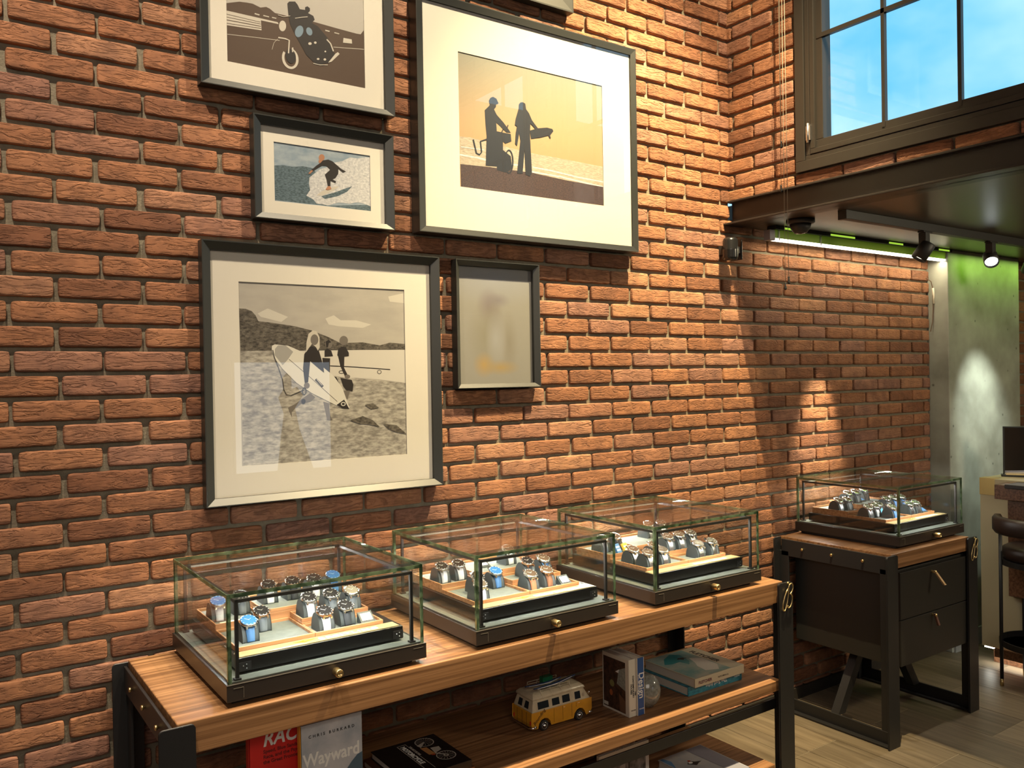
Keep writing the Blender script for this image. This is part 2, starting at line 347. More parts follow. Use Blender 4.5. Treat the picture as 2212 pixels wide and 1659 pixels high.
    me.polygons.foreach_set('loop_start', np.arange(0, len(F) * 4, 4, dtype=np.int32)); me.polygons.foreach_set('loop_total', np.full(len(F), 4, np.int32))
    me.materials.append(BRICK); me.materials.append(MORTAR)
    me.polygons.foreach_set('material_index', MI.astype(np.int32)); me.polygons.foreach_set('use_smooth', (MI == 0)); me.update(); me.validate()
    o = bpy.data.objects.new(name, me); COL.objects.link(o)
    if M is not None: o.matrix_world = M
    return struct(o)
# ================================================================== SETTING
XC, ZB, ZT = 3.072, 2.283, 2.397                     # end of the tall part, underside and top of the steel edge beam
W1 = (.368, 1.42, 2.45, 3.62); W2 = (1.60, 2.66, 2.45, 3.62)     # window openings in the upper wall (distance from brick wall, height)
brick_wall('wall_left', [(-.7, 4.763, .055, 2.3157), (-.7, XC, 2.3157, 3.75)], seed=4)
brick_wall('wall_back', [(5.735, 6.6, .055, 2.30)], seed=9)
brick_wall('wall_right', [(-.03, 3.2, ZT, 3.75)], holes=[W1, W2], off=(.02, .13), seed=12, M=MX((XC, 0, 0), (0, -1, 0), (1, 0, 0)) @ Matrix.Identity(4))
PL = pm('dark_plaster', (.10, .085, .07), .9); PLW = pm('warm_plaster', (.30, .26, .21), .9)
def slab(name, a, b, m): return struct(MB().box(a, b, m).make(name))
slab('wall_left', (-2.6, .0, 0), (-.7, .09, 4.6), PL); slab('wall_left', (-.7, .0, 3.75), (XC, .09, 4.6), PL)
slab('wall_right', (XC, -3.2, 3.75), (XC + .12, .0, 4.6), PL); slab('wall_right', (XC, -5.2, ZT), (XC + .12, -3.2, 4.6), PL)
slab('wall_near', (-2.6, -5.3, 0), (7.1, -5.2, 4.6), PL); slab('wall_west', (-2.7, -5.3, 0), (-2.6, .1, 4.6), PLW)
slab('wall_east', (7.0, -5.2, 0), (7.1, .1, 2.3), PLW); slab('wall_back', (6.6, 0, 0), (7.1, .1, 2.3), PL)
slab('ceiling', (-2.6, -5.2, 4.6), (XC + .12, .1, 4.7), PLW)
CEILM = pm('brown_ceiling_board', (.060, .045, .030), .35, spec=.5, bump=(300, .05))
slab('ceiling', (XC + .05, -5.2, 2.287), (7.1, .1, 2.39), CEILM)
slab('base_shadow_left', (-2.6, -.012, 0), (4.76, .03, .055), pm('dark_base_shadow', (.02, .017, .014), .6))  # dark strip put in for the shadow under the lowest bricks
# edge beam of the mezzanine
b = MB(); bm_ = pm('beam_paint', (.018, .015, .014), .4, bump=(500, .08))
b.box((3.082, -5.2, ZB), (3.094, -.001, ZT), bm_).box((3.022, -5.2, ZB), (3.15, -.001, ZB + .009), bm_).box((3.052, -5.2, ZT - .009), (3.15, -.001, ZT), bm_)
struct(b.make('trim_1', bev=.002))
# concrete pilaster
CONC = bpy.data.materials.new('cast_concrete'); CONC.use_nodes = True
t = CONC.node_tree; bb = t.nodes['Principled BSDF']; bb.inputs['Roughness'].default_value = .75
tc = t.nodes.new('ShaderNodeTexCoord'); n1 = t.nodes.new('ShaderNodeTexNoise'); n1.inputs['Scale'].default_value = 5; n1.inputs['Detail'].default_value = 8
vo = t.nodes.new('ShaderNodeTexVoronoi'); vo.inputs['Scale'].default_value = 11; vo.inputs['Randomness'].default_value = 1
r1 = t.nodes.new('ShaderNodeValToRGB'); r1.color_ramp.elements[0].color = (.20, .20, .17, 1); r1.color_ramp.elements[0].position = .3; r1.color_ramp.elements[1].color = (.36, .37, .32, 1); r1.color_ramp.elements[1].position = .7
r2 = t.nodes.new('ShaderNodeValToRGB'); r2.color_ramp.elements[0].color = (.12, .12, .12, 1); r2.color_ramp.elements[0].position = .035; r2.color_ramp.elements[1].color = (1, 1, 1, 1); r2.color_ramp.elements[1].position = .11
mx = t.nodes.new('ShaderNodeMix'); mx.data_type = 'RGBA'; mx.blend_type = 'MULTIPLY'; mx.inputs[0].default_value = .75
l = t.links.new
l(tc.outputs['Object'], n1.inputs['Vector']); l(tc.outputs['Object'], vo.inputs['Vector']); l(n1.outputs['Fac'], r1.inputs[0]); l(vo.outputs['Distance'], r2.inputs[0]); l(r1.outputs[0], mx.inputs[6]); l(r2.outputs[0], mx.inputs[7]); l(mx.outputs[2], bb.inputs['Base Color'])
struct(MB().box((4.763, -.112, .0), (5.60, .09, 2.287), CONC).make('trim_2', bev=.004))
slab('baseboard_right', (4.78, -.122, .0), (5.60, -.112, .10), pm('grey_baseboard', (.25, .26, .25), .5))
slab('wall_back', (5.60, .0, 0), (5.735, .09, 2.3), PL)
# floor: wood-look planks with pale joints
FLO = bpy.data.materials.new('wood_look_tile'); FLO.use_nodes = True
t = FLO.node_tree; bb = t.nodes['Principled BSDF']; bb.inputs['Roughness'].default_value = .42; l = t.links.new
tc = t.nodes.new('ShaderNodeTexCoord'); mp = t.nodes.new('ShaderNodeMapping'); mp.inputs['Scale'].default_value = (38, 2.2, 1); geo = t.nodes.new('ShaderNodeNewGeometry')
n1 = t.nodes.new('ShaderNodeTexNoise'); n1.inputs['Scale'].default_value = 1; n1.inputs['Detail'].default_value = 6; n1.inputs['Distortion'].default_value = .6
r1 = t.nodes.new('ShaderNodeValToRGB'); r1.color_ramp.elements[0].position = .3; r1.color_ramp.elements[0].color = (.105, .082, .055, 1); r1.color_ramp.elements[1].position = .72; r1.color_ramp.elements[1].color = (.21, .17, .118, 1)
r2 = t.nodes.new('ShaderNodeValToRGB'); r2.color_ramp.elements[0].color = (.72, .72, .72, 1); r2.color_ramp.elements[1].color = (1.15, 1.12, 1.08, 1)
mx = t.nodes.new('ShaderNodeMix'); mx.data_type = 'RGBA'; mx.blend_type = 'MULTIPLY'; mx.inputs[0].default_value = 1
l(tc.outputs['Object'], mp.inputs[0]); l(mp.outputs[0], n1.inputs['Vector']); l(n1.outputs['Fac'], r1.inputs[0]); l(geo.outputs['Random Per Island'], r2.inputs[0]); l(r1.outputs[0], mx.inputs[6]); l(r2.outputs[0], mx.inputs[7]); l(mx.outputs[2], bb.inputs['Base Color'])
fm = MB(); GR = pm('pale_grout', (.34, .29, .21), .8)
fm.box((-2.6, -5.2, -.06), (7.1, .1, -.0015), GR)
xs = [3.24 + .285 * k for k in range(-20, 14)]; rf = random.Random(2)
for i, x0 in enumerate(xs):
    x1 = x0 + .285; j = [-.787 if i % 2 == 0 else -.40] + []
    y = j[0]; ys = [y + 1.15 * q for q in range(-4, 2)]; ys = [-5.2] + [q for q in ys if -5.1 < q < .05] + [.1]
    cuts = [(x0, x1)] if abs(x0 - 2.955) > .02 else [(x0, 3.05), (3.05, x1)]
    for (p, q) in cuts:
        for a, c in zip(ys[:-1], ys[1:]): fm.box((p + .0015, a + .0015, -.01), (q - .0015, c - .0015, 0), FLO)
struct(fm.make('floor'))
# ------------------------------------------------------------------ upper windows
WFR = pm('bronze_window_frame', (.022, .019, .016), .38, bump=(400, .05))
def window(name, y0, bars, y1):
    """y0, y1: distances of the two outer sides; frame reveals step back towards the glass"""
    z0, z1 = 2.45, 3.62; X = XC - .012
    f = MB()
    def ring(a, b, c, d, wd, xa, xb):
        f.box((xa, -b, c), (xb, -a, c + wd), WFR); f.box((xa, -b, d - wd), (xb, -a, d), WFR); f.box((xa, -a - wd, c + wd), (xb, -a, d - wd), WFR); f.box((xa, -b, c + wd), (xb, -b + wd, d - wd), WFR)
    ring(y0, y1, z0, z1, .045, X, XC + .12)
    ring(y0 + .046, y1 - .046, z0 + .042, z1 - .042, .022, X + .006, XC + .12)
    o = f.make(name, bev=.002); struct(o)
    s = MB(); f = s
    ring(y0 + .070, y1 - .070, z0 + .066, z1 - .066, .022, X + .004, XC + .07); ring(y0 + .090, y1 - .090, z0 + .086, z1 - .086, .036, X + .014, XC + .06)
    s.make('window_sash', o, bev=.002)
    g = MB()
    for q in bars: g.box((X + .012, -q - .007, z0 + .1), (X + .03, -q + .007, z1 - .1), WFR)
    g.box((X + .012, -y1 + .1, 2.99), (X + .03, -y0 - .1, 3.008), WFR); g.make('glazing_bar', o)
    MB().box((X + .036, -y1 + .115, z0 + .11), (X + .042, -y0 - .115, z1 - .11), WGLASS).make('window_pane', o)
    h = MB(); h.tube([(X - .003, -y0 - .064, 2.565), (X - .003, -y0 - .064, 2.645)], .006, STEEL, 10); h.box((X - .004, -y0 - .075, 2.575), (X + .004, -y0 - .055, 2.635), STEEL); h.make('window_hinge', o)
    return o
window('window_1', .368, (.763, 1.057), 1.42); window('window_2', 1.60, (1.95, 2.30), 2.66)
# ================================================================== FURNITURE
def bolt(par, x, y, z):
    M = Matrix.Translation((x, y, z)) @ Matrix.Rotation(-PI / 2, 4, 'Y')
    MB().lathe([(0, .010), (.0055, .010), (.0065, .0085), (.0065, .004), (.003, .003), (.003, 0)], BRASS, 14, M).make('brass_bolt', par)
def leg(root, xc, yf, d, ztop, wid=.078, zl=0.0, rail_z=.74):
    """T-section steel leg: wide flange facing out, thin web towards the middle; d=+1 web runs towards the wall"""
    g = MB(); g.prism(rect_poly(xc - wid / 2, xc + wid / 2, zl, ztop, .009), 1, yf, yf + d * .008, BLACK)
    g.box((xc - .004, yf + d * .008, zl), (xc + .004, yf + d * .058, rail_z), BLACK)
    return g.make('leg', root, bev=.0012, seg=1)
def script_b(root, x, y, z, s=.00021):
    P = lambda a: [(x + (u - 790) * s, y, z - (v - 1050) * s) for u, v in a]
    g = MB()
    g.tube(P([(792, 905), (745, 960), (690, 1050), (648, 1160), (640, 1230), (655, 1280), (690, 1295), (722, 1260), (765, 1150), (795, 1030), (805, 930), (812, 880), (835, 845), (868, 828), (905, 835), (930, 870), (930, 920), (905, 970), (870, 1003), (838, 1012)]), .0024, BRASS, 8)
    g.tube(P([(838, 1012), (880, 1022), (905, 1060), (905, 1120), (885, 1190), (850, 1240), (810, 1258), (775, 1240), (775, 1205)]), .0024, BRASS, 8)
    M = Matrix.Translation((x + .001, y, z + .0505)) @ Matrix.Rotation(PI / 2, 4, 'X')
    g.lathe([(0, .003), (.004, .002), (.005, -.002)], BRASS, 12, M)
    return g.make('brass_letter', root, label='brass script letter B')
def frame_side(root, x, zr0, zr1, low):
    s = MB(); s.box((x - .004, -.59, zr0), (x + .004, -.04, zr1), BLACK); r = s.make('side_rail', root, bev=.001, seg=1)
    for y in (-.16, -.315, -.47): bolt(r, x - .004, y, (zr0 + zr1) / 2 + .005)
    return r
# --- long console along the wall
ct = thing('console_table', 'long console table with striped wood top and black steel legs against the brick wall', 'table', (0, 0, 0))
MB().box((.465, -.59, .742), (2.645, -.025, .820), WOOD).make('tabletop', ct, bev=.0025)
for xc in (.463, 2.647):
    leg(ct, xc, -.604, 1, .815); leg(ct, xc, -.022, -1, .812, rail_z=.74)
    frame_side(ct, xc - .008 if xc < 1 else xc, .738, .808, 0)
    MB().box((xc - .004, -.59, 0.002), (xc + .004, -.04, .06), BLACK).make('foot_rail', ct, bev=.001, seg=1)
script_b(ct, 2.650, -.611, .765)
MB().box((.47, -.583, .408), (2.638, -.10, .447), WOOD).make('shelf', ct, bev=.002)
MB().box((.47, -.60, .112), (2.575, -.16, .150), WOOD).make('shelf', ct, bev=.002)
MB().box((.468, -.556, .330), (2.643, -.548, .368), BLACK).make('shelf_rail', ct, bev=.001, seg=1)
# --- drawer cabinet
cb = thing('drawer_cabinet', 'black two drawer cabinet with striped wood top and trestle legs, right of the long console', 'cabinet', (0, 0, 0))
MB().box((3.366, -.592, .757), (4.012, -.025, .822), WOOD).make('cabinet_top', cb, bev=.0025)
MB().box((3.43, -.572, .325), (4.0, -.06, .742), CHAR).make('cabinet_body', cb, bev=.003)
for z0, z1, zh in ((.529, .733, .705), (.327, .525, .512)):
    d = MB().box((3.437, -.590, z0), (3.997, -.574, z1), CHAR).make('drawer', cb, bev=.002)
    h = MB(); x = 3.69; fl = 1 if z0 > .5 else .35
    LEA = pm('tan_leather' if z0 > .5 else 'brown_leather', (.36, .22, .10) if z0 > .5 else (.11, .045, .028), .55, bump=(300, .2))
    h.tube([(x, -.590, zh), (x, -.606, zh)], .006, BRASS, 12); h.lathe([(0, .004), (.006, .003), (.008, 0), (.006, -.002)], BRASS, 14, Matrix.Translation((x, -.608, zh)) @ Matrix.Rotation(PI / 2, 4, 'X'))
    for o_ in (0, .004):
        h.prism([(-.602 - o_, zh + .006), (-.600 - o_, zh + .006), (-.600 - o_ - .045 * fl, zh - .050 + .012 * (1 - fl)), (-.603 - o_ - .045 * fl, zh - .050 + .012 * (1 - fl))], 0, x - .007, x + .007, LEA)
    h.make('drawer_pull', d, bev=.001)
for xc in (3.358, 4.024):
    leg(cb, xc, -.604, 1, .818, rail_z=.757); leg(cb, xc, -.022, -1, .818, rail_z=.757)
    frame_side(cb, xc, .735, .812, 0)
    MB().box((xc - .005, -.59, .002), (xc + .005, -.04, .062), BLACK).box((xc - .03, -.59, .002), (xc + .03, -.04, .010), BLACK).make('foot_rail', cb, bev=.001, seg=1)
for s_, xc in ((1, 3.358), (-1, 4.024)):
    g = MB(); g.prism([(xc, .058), (xc + s_ * .05, .058), (xc + s_ * .22, .325), (xc + s_ * .17, .325)], 1, -.335, -.295, BLACK); g.make('brace', cb, bev=.001, seg=1)
script_b(cb, 4.027, -.611, .765)
# ================================================================== GLASS DISPLAY CASES
CW, CD, BT, BB = .545, .54, .0555, .014     # width, depth, top and underside of the base above the table
LEDM = pm('led_diffuser', (.5, .5, .48), .5); CASE_W = 2.6
GOLD = pm('gold_ledge', (.80, .64, .34), .38, .75); GOLDY = pm('gold_emblem', (.95, .70, .12), .3, .8)
def case(loc, label, group, zscale=1):
    c = thing('display_case', label, 'display case', loc, 0, group)
    MB().box((.02, .03, 0), (CW - .03, CD - .02, BB), BLACK).make('plinth', c)
    BASE = pm('bronze_black_base', (.030, .024, .020), .33, bump=(700, .06))
    MB().box((0, 0, BB), (CW, CD, BT), BASE).make('base', c, bev=.0012)
    MB().box((.012, .012, BT), (CW - .012, CD - .012, BT + .0025), pm('grey_felt', (.10, .115, .10), .6)).make('base_lining', c)
    g0, zt, th = .006, .272, .008
    P = lambda a, b: MB().box(a, b, GLASS).make('glass_panel', c)
    P((g0, g0, BT), (CW - g0, g0 + th, zt - th)); P((g0, CD - g0 - th, BT), (CW - g0, CD - g0, zt - th))
    P((g0, g0 + th, BT), (g0 + th, CD - g0 - th, zt - th)); P((CW - g0 - th, g0 + th, BT), (CW - g0, CD - g0 - th, zt - th)); P((g0, g0, zt - th), (CW - g0, CD - g0, zt))
    e = MB(); k = .0006; a, b_ = g0 - k, CW - g0 + k; y0, y1 = g0 - k, CD - g0 + k
    for (xx, yy) in ((a, y0), (b_ - .009, y0), (a, y1 - .009), (b_ - .009, y1 - .009)):        # polished vertical corners
        e.box((xx, yy, BT), (xx + .009, yy + .002, zt), EDGE); e.box((xx if xx < .1 else xx + .007, yy, BT), (xx + (.002 if xx < .1 else .009), yy + .009, zt), EDGE)
    e.box((a, y0, zt - th - .001), (b_, y0 + .0015, zt + k), EDGE); e.box((a, y1 - .0015, zt - th - .001), (b_, y1, zt + k), EDGE)
    e.box((a, y0, zt - th - .001), (a + .0015, y1, zt + k), EDGE); e.box((b_ - .0015, y0, zt - th - .001), (b_, y1, zt + k), EDGE)
    e.make('glass_edge', c, label='green polished glass edge')
    # black inner frame carrying the light strips
    xa, xb, ya, yb, zf, w_ = .028, CW - .030, .018, CD - .022, .246, .008
    for (xx, yy) in ((xa, ya), (xb - w_, ya), (xa, yb - w_), (xb - w_, yb - w_)):
        p = MB().box((xx, yy, BT), (xx + w_, yy + w_, zf), BLACKP).box((xx - .004, yy - .004, BT + .0025), (xx + w_ + .004, yy + w_ + .004, BT + .007), BLACKP).make('frame_post', c)
    MB().box((xa, ya, zf), (xb, ya + w_, zf + w_), BLACKP).make('frame_bar', c); MB().box((xa, yb - w_, zf), (xb, yb, zf + w_), BLACKP).make('frame_bar', c)
    MB().box((xa, ya, zf), (xa + w_, yb, zf + w_), BLACKP).make('frame_bar', c); MB().box((xb - w_, ya, zf), (xb, yb, zf + w_), BLACKP).make('frame_bar', c)
    for yl, ty in ((ya + w_ + .001, .16), (yb - w_ - .001, .42)):
        MB().box((xa + .02, yl - .0015, zf - .001), (xb - .02, yl + .0015, zf + .004), LEDM).make('light_strip', c)
        la = area('case_light', (CW / 2, yl, zf - .002), (CW / 2, ty, .10), CASE_W, (1, .97, .92), CW - .1, .004); la.parent = c
    # raised drawer deck with lock plates, gold ledge
    DK = pm('black_deck', (.010, .0095, .0085), .3, bump=(600, .05))
    MB().box((.045, .052, .064), (.500, .495, .099), DK).box((.10, .10, BT), (.44, .45, .064), DK).make('deck', c, bev=.0008, seg=1)
    for x0 in (.046, .470):
        q = MB(); q.box((x0, .0505, .066), (x0 + .030, .052, .088), BLACKP)
        for dx, dz in ((.010, .079), (.018, .082), (.018, .072)): q.lathe([(0, .0015), (.0014, .001), (.0014, 0)], STEEL, 8, Matrix.Translation((x0 + dx, .0503, dz)) @ Matrix.Rotation(PI / 2, 4, 'X'))
        q.make('lock_plate', c)
    lg = MB().box((.047, .054, .099), (.490, .096, .1015), GOLD).make('gold_ledge', c)
    text('BREITLING', .024, MX((.262, .064, .1017), (1, 0, 0), (0, 1, 0)), pm('white_lettering', (.9, .88, .8), .5), lg, off=.0005, space=1.35, xs=1.15)
    em_ = MB()
    for sg in (-1, 1): em_.poly([(.225, .070, .1019), (.225 + sg * .030, .080, .1019), (.225 + sg * .028, .085, .1019), (.225 + sg * .012, .083, .1019), (.225, .088, .1019)][::sg], GOLDY)
    em_.lathe([(.006, 0), (.006, .002), (0, .0022)], GOLDY, 14, Matrix.Translation((.225, .078, .1015))); em_.make('winged_emblem', lg)
    kn = Matrix.Translation((.275, 0, .036)) @ Matrix.Rotation(PI / 2, 4, 'X')
    MB().lathe([(.005, 0), (.005, .008), (.0100, .008), (.0106, .010), (.0106, .032), (.0098, .034), (.0062, .034), (.0058, .032), (0, .032)], BRASS, 24, kn).make('brass_knob', c)
    ln = MB(); LN = pm('fine_metal_line', (.40, .36, .28), .4, .6)
    ln.box((.016, -.0006, .045), (.040, 0, .0458), LN).box((CW - .04, -.0006, .045), (CW - .01, 0, .0458), LN).box((.040, -.0006, .020), (.0407, 0, .0458), LN).box((0, -.0006, BT - .001), (CW, 0, BT), LN); ln.make('metal_inlay', c)
    return c
CASES = [((.585, -.570, .82), 'leftmost glass display case, nearest of the three on the long console', .0), ((1.292, -.572, .82), 'middle of the three glass display cases on the long console', .0),
         ((2.002, -.572, .82), 'right-hand glass display case on the long console, next to the brass letter leg', .0), ((3.488, -.560, .822), 'glass display case alone on top of the black drawer cabinet', .0)]
croots = [case(CASES[0][0], CASES[0][1], 'glass watch display cases')]
for lc, lb, _ in CASES[1:]: croots.append(dup(croots[0], lc, None, lb, 'glass watch display cases'))
CN = ['leftmost case', 'second case', 'third case', 'case on the cabinet']
# --- suede trays on three levels
ZL = (.1015, .1165, .1325)                                  # floors of the trays above the table
def tray(x0, x1, y0, y1, lv):
    z = ZL[lv]; t = MB(); b0 = .099 if lv == 0 else .099
    t.box((x0, y0, b0), (x1, y1, z), WALNUT)
    for a, b in (((x0, y0), (x1, y0 + .004)), ((x0, y1 - .004), (x1, y1)), ((x0, y0 + .004), (x0 + .004, y1 - .004)), ((x1 - .004, y0 + .004), (x1, y1 - .004))): t.box((*a, z), (*b, z + .011), WALNUT)
    return t
TR = [(.055, .262, .097, .288, 0, 'front left'), (.263, .462, .097, .193, 0, 'front right'), (.055, .190, .289, .482, 1, 'back left'), (.263, .462, .194, .288, 1, 'middle right'), (.191, .462, .289, .482, 2, 'back right')]
tp = []
for (x0, x1, y0, y1, lv, nm) in TR:
    o = thing('suede_tray', f'walnut tray lined with grey suede, {nm} in the {CN[0]}', 'tray', CASES[0][0], 0, 'suede trays in the display cases')
    tray(x0, x1, y0, y1, lv).make('tray_frame', o, bev=.0008, seg=1); z = ZL[lv]
    MB().box((x0 + .004, y0 + .004, z), (x1 - .004, y1 - .004, z + .003), SUEDE).make('suede_lining', o); tp.append((o, nm))
for ci in (1, 2, 3):
    for o, nm in tp: dup(o, CASES[ci][0], None, f'walnut tray lined with grey suede, {nm} in the {CN[ci]}', 'suede trays in the display cases')
# --- watches on cushions
CA, CB_, CWD = .028, .047, .044                             # cushion half depth, height, width
def arch(sc=1.0, add=0, n=16, t0=0, t1=PI):
    return [(-(CA + add) * math.cos(t0 + (t1 - t0) * k / n), (CB_ + add) * math.sin(t0 + (t1 - t0) * k / n)) for k in range(n + 1)]
cu = MB(); cu.prism(arch(), 0, -CWD / 2, CWD / 2, CUSH, smooth=True)
cush_me = cu.make('tmp', bev=.003); cush_proto = cush_me
COLS = {'steel': STEEL, 'white': pm('white_strap', (.66, .67, .68), .6, bump=(900, .3)), 'blue': pm('blue_strap', (.06, .17, .36), .6, bump=(700, .5)), 'black': pm('black_strap', (.035, .04, .045), .6, bump=(700, .4)),
        'tan': pm('tan_strap', (.42, .17, .075), .55, bump=(500, .3)), 'brown': pm('brown_strap', (.26, .11, .05), .55, bump=(500, .3)), 'cyan': pm('turquoise_strap', (.10, .42, .62), .6), 'grey': pm('grey_strap', (.13, .15, .16), .65)}
BZ = {'black': pm('black_bezel', (.012, .012, .014), .2), 'blue': pm('blue_bezel', (.03, .13, .36), .2), 'silver': pm('silver_bezel', (.78, .78, .78), .2, 1), 'gold': pm('rose_gold_bezel', (.80, .52, .34), .22, 1)}
DL = {'white': pm('white_dial', (.80, .79, .76), .35), 'black': pm('black_dial', (.02, .02, .022), .25), 'blue': pm('blue_dial', (.05, .16, .36), .25), 'bronze': pm('bronze_dial', (.22, .12, .06), .3), 'ice': pm('pale_blue_dial', (.48, .62, .74), .3)}
MARK = pm('index_marker', (.85, .85, .82), .3, .4)
TILT = math.radians(24)
_wp = {}
def watch_proto(strap, bez, dial, metal='steel'):
    key = (strap, bez, dial, metal)
    if key in _wp: return _wp[key]
    r = thing('wristwatch', 'x', 'watch'); mt = BZ['gold'] if metal == 'gold' else CHROME
    T = Matrix.Translation((0, -.009, CB_ + .001)) @ Matrix.Rotation(TILT, 4, 'X')      # dial looks up and forward
    R = .0225
    c = MB(); c.lathe([(.012, -.002), (R - .002, -.001), (R - .0008, .001), (R - .0008, .006), (R - .0025, .007)], mt, 26, T)
    for sx in (-1, 1):
        for sy in (-1, 1): c.prism([(sx * .0085, sy * .019), (sx * .0135, sy * .018), (sx * .0130, sy * .0270), (sx * .0095, sy * .0270)][::sx * sy], 2, -.001, .0045, mt, T)
    c.tube([T @ Vector((R - .001, 0, .0035)), T @ Vector((R + .0045, 0, .0035))], .0026, mt, 10)
    for sy in (-1, 1): c.tube([T @ Vector(((R - .002) * .86, sy * (R - .002) * .5, .0035)), T @ Vector(((R + .002) * .86, sy * (R + .002) * .5, .0035))], .0013, mt, 8)
    c.make('watch_case', r)
    b = MB(); b.lathe([(R - .0005, .0065), (R - .0005, .0075), (R - .0045, .0088), (R - .0055, .0085)], mt if bez == 'silver' else mt, 30, T)
    if bez in ('black', 'blue', 'silver'):
        b.lathe([(R - .0016, .00815), (R - .0050, .00895), (R - .0052, .0088)], BZ[bez], 30, T, False)
        for k in range(12):
            a = k * PI / 6; b.box((-.0006, R - .0046, .0088), (.0006, R - .0022, .0093), MARK, T @ Matrix.Rotation(a, 4, 'Z'))
    b.make('bezel', r)
    d = MB(); d.lathe([(R - .0052, .0078), (0, .0078)], DL[dial], 26, T, False)
    sub = DL['black'] if dial in ('white', 'ice') else DL['white']
    if dial != 'blue' or strap != 'steel':
        for (u, v) in ((-.0062, 0), (.0062, 0), (0, -.0062)): d.lathe([(.0034, .0079), (.0034, .0082), (.0026, .0082), (.0026, .0079)], sub, 14, T @ Matrix.Translation((u, v, 0)), False)
    for k in range(12): a = k * PI / 6; d.box((-.0005, .0132, .0079), (.0006, .0162, .0084), MARK, T @ Matrix.Rotation(a, 4, 'Z'))
    d.box((-.0006, -.001, .0084), (.0006, .0085, .0088), MARK, T @ Matrix.Rotation(-.9, 4, 'Z')); d.box((-.0004, -.0015, .0086), (.0004, .0120, .009), MARK, T @ Matrix.Rotation(.95, 4, 'Z'))
    d.make('dial', r)
    s = MB(); w0, w1 = .0120, .0095; n = 14
    for (ta, tb) in ((0.03, 1.02), (2.05, PI - .03)):
        A = arch(add=.0028, t0=ta, t1=tb, n=n); B = arch(add=.0004, t0=ta, t1=tb, n=n)
        segs = n if strap == 'steel' else 1
        vs = []; fs = []
        for k, (p, q) in enumerate(zip(A, B)):
            ww = w0 - (w0 - w1) * (k / n if ta > 1 else 1 - k / n)
            bulge = .0006 * (k % 2) if strap == 'steel' else 0
            vs += [(-ww, p[0], p[1] + bulge), (ww, p[0], p[1] + bulge), (ww, q[0], q[1]), (-ww, q[0], q[1])]
        for k in range(n):
            i = 4 * k
            for j in range(4): fs.append((i + j, i + (j + 1) % 4, i + 4 + (j + 1) % 4, i + 4 + j))
        fs += [(3, 2, 1, 0), tuple(4 * n + j for j in range(4))]
        s.add(vs, fs, COLS[strap], strap != 'steel')
        if strap == 'steel':
            for k in range(n):
                for sx in (-1, 1): s.box((sx * .0035 - .0002, min(A[k][0], A[k + 1][0]), min(A[k][1], A[k + 1][1])), (sx * .0035 + .0002, max(A[k][0], A[k + 1][0]), max(A[k][1], A[k + 1][1]) + .0008), BZ['black'])
    s.make('strap', r)
    _wp[key] = [r, False]; return _wp[key]
CP_LABEL = {'steel': 'steel bracelet', 'white': 'white strap', 'blue': 'blue strap', 'black': 'black strap', 'tan': 'tan leather strap', 'brown': 'brown leather strap', 'cyan': 'turquoise strap', 'grey': 'grey strap'}
ORD = ['first', 'second', 'third', 'fourth', 'fifth', 'sixth', 'seventh']
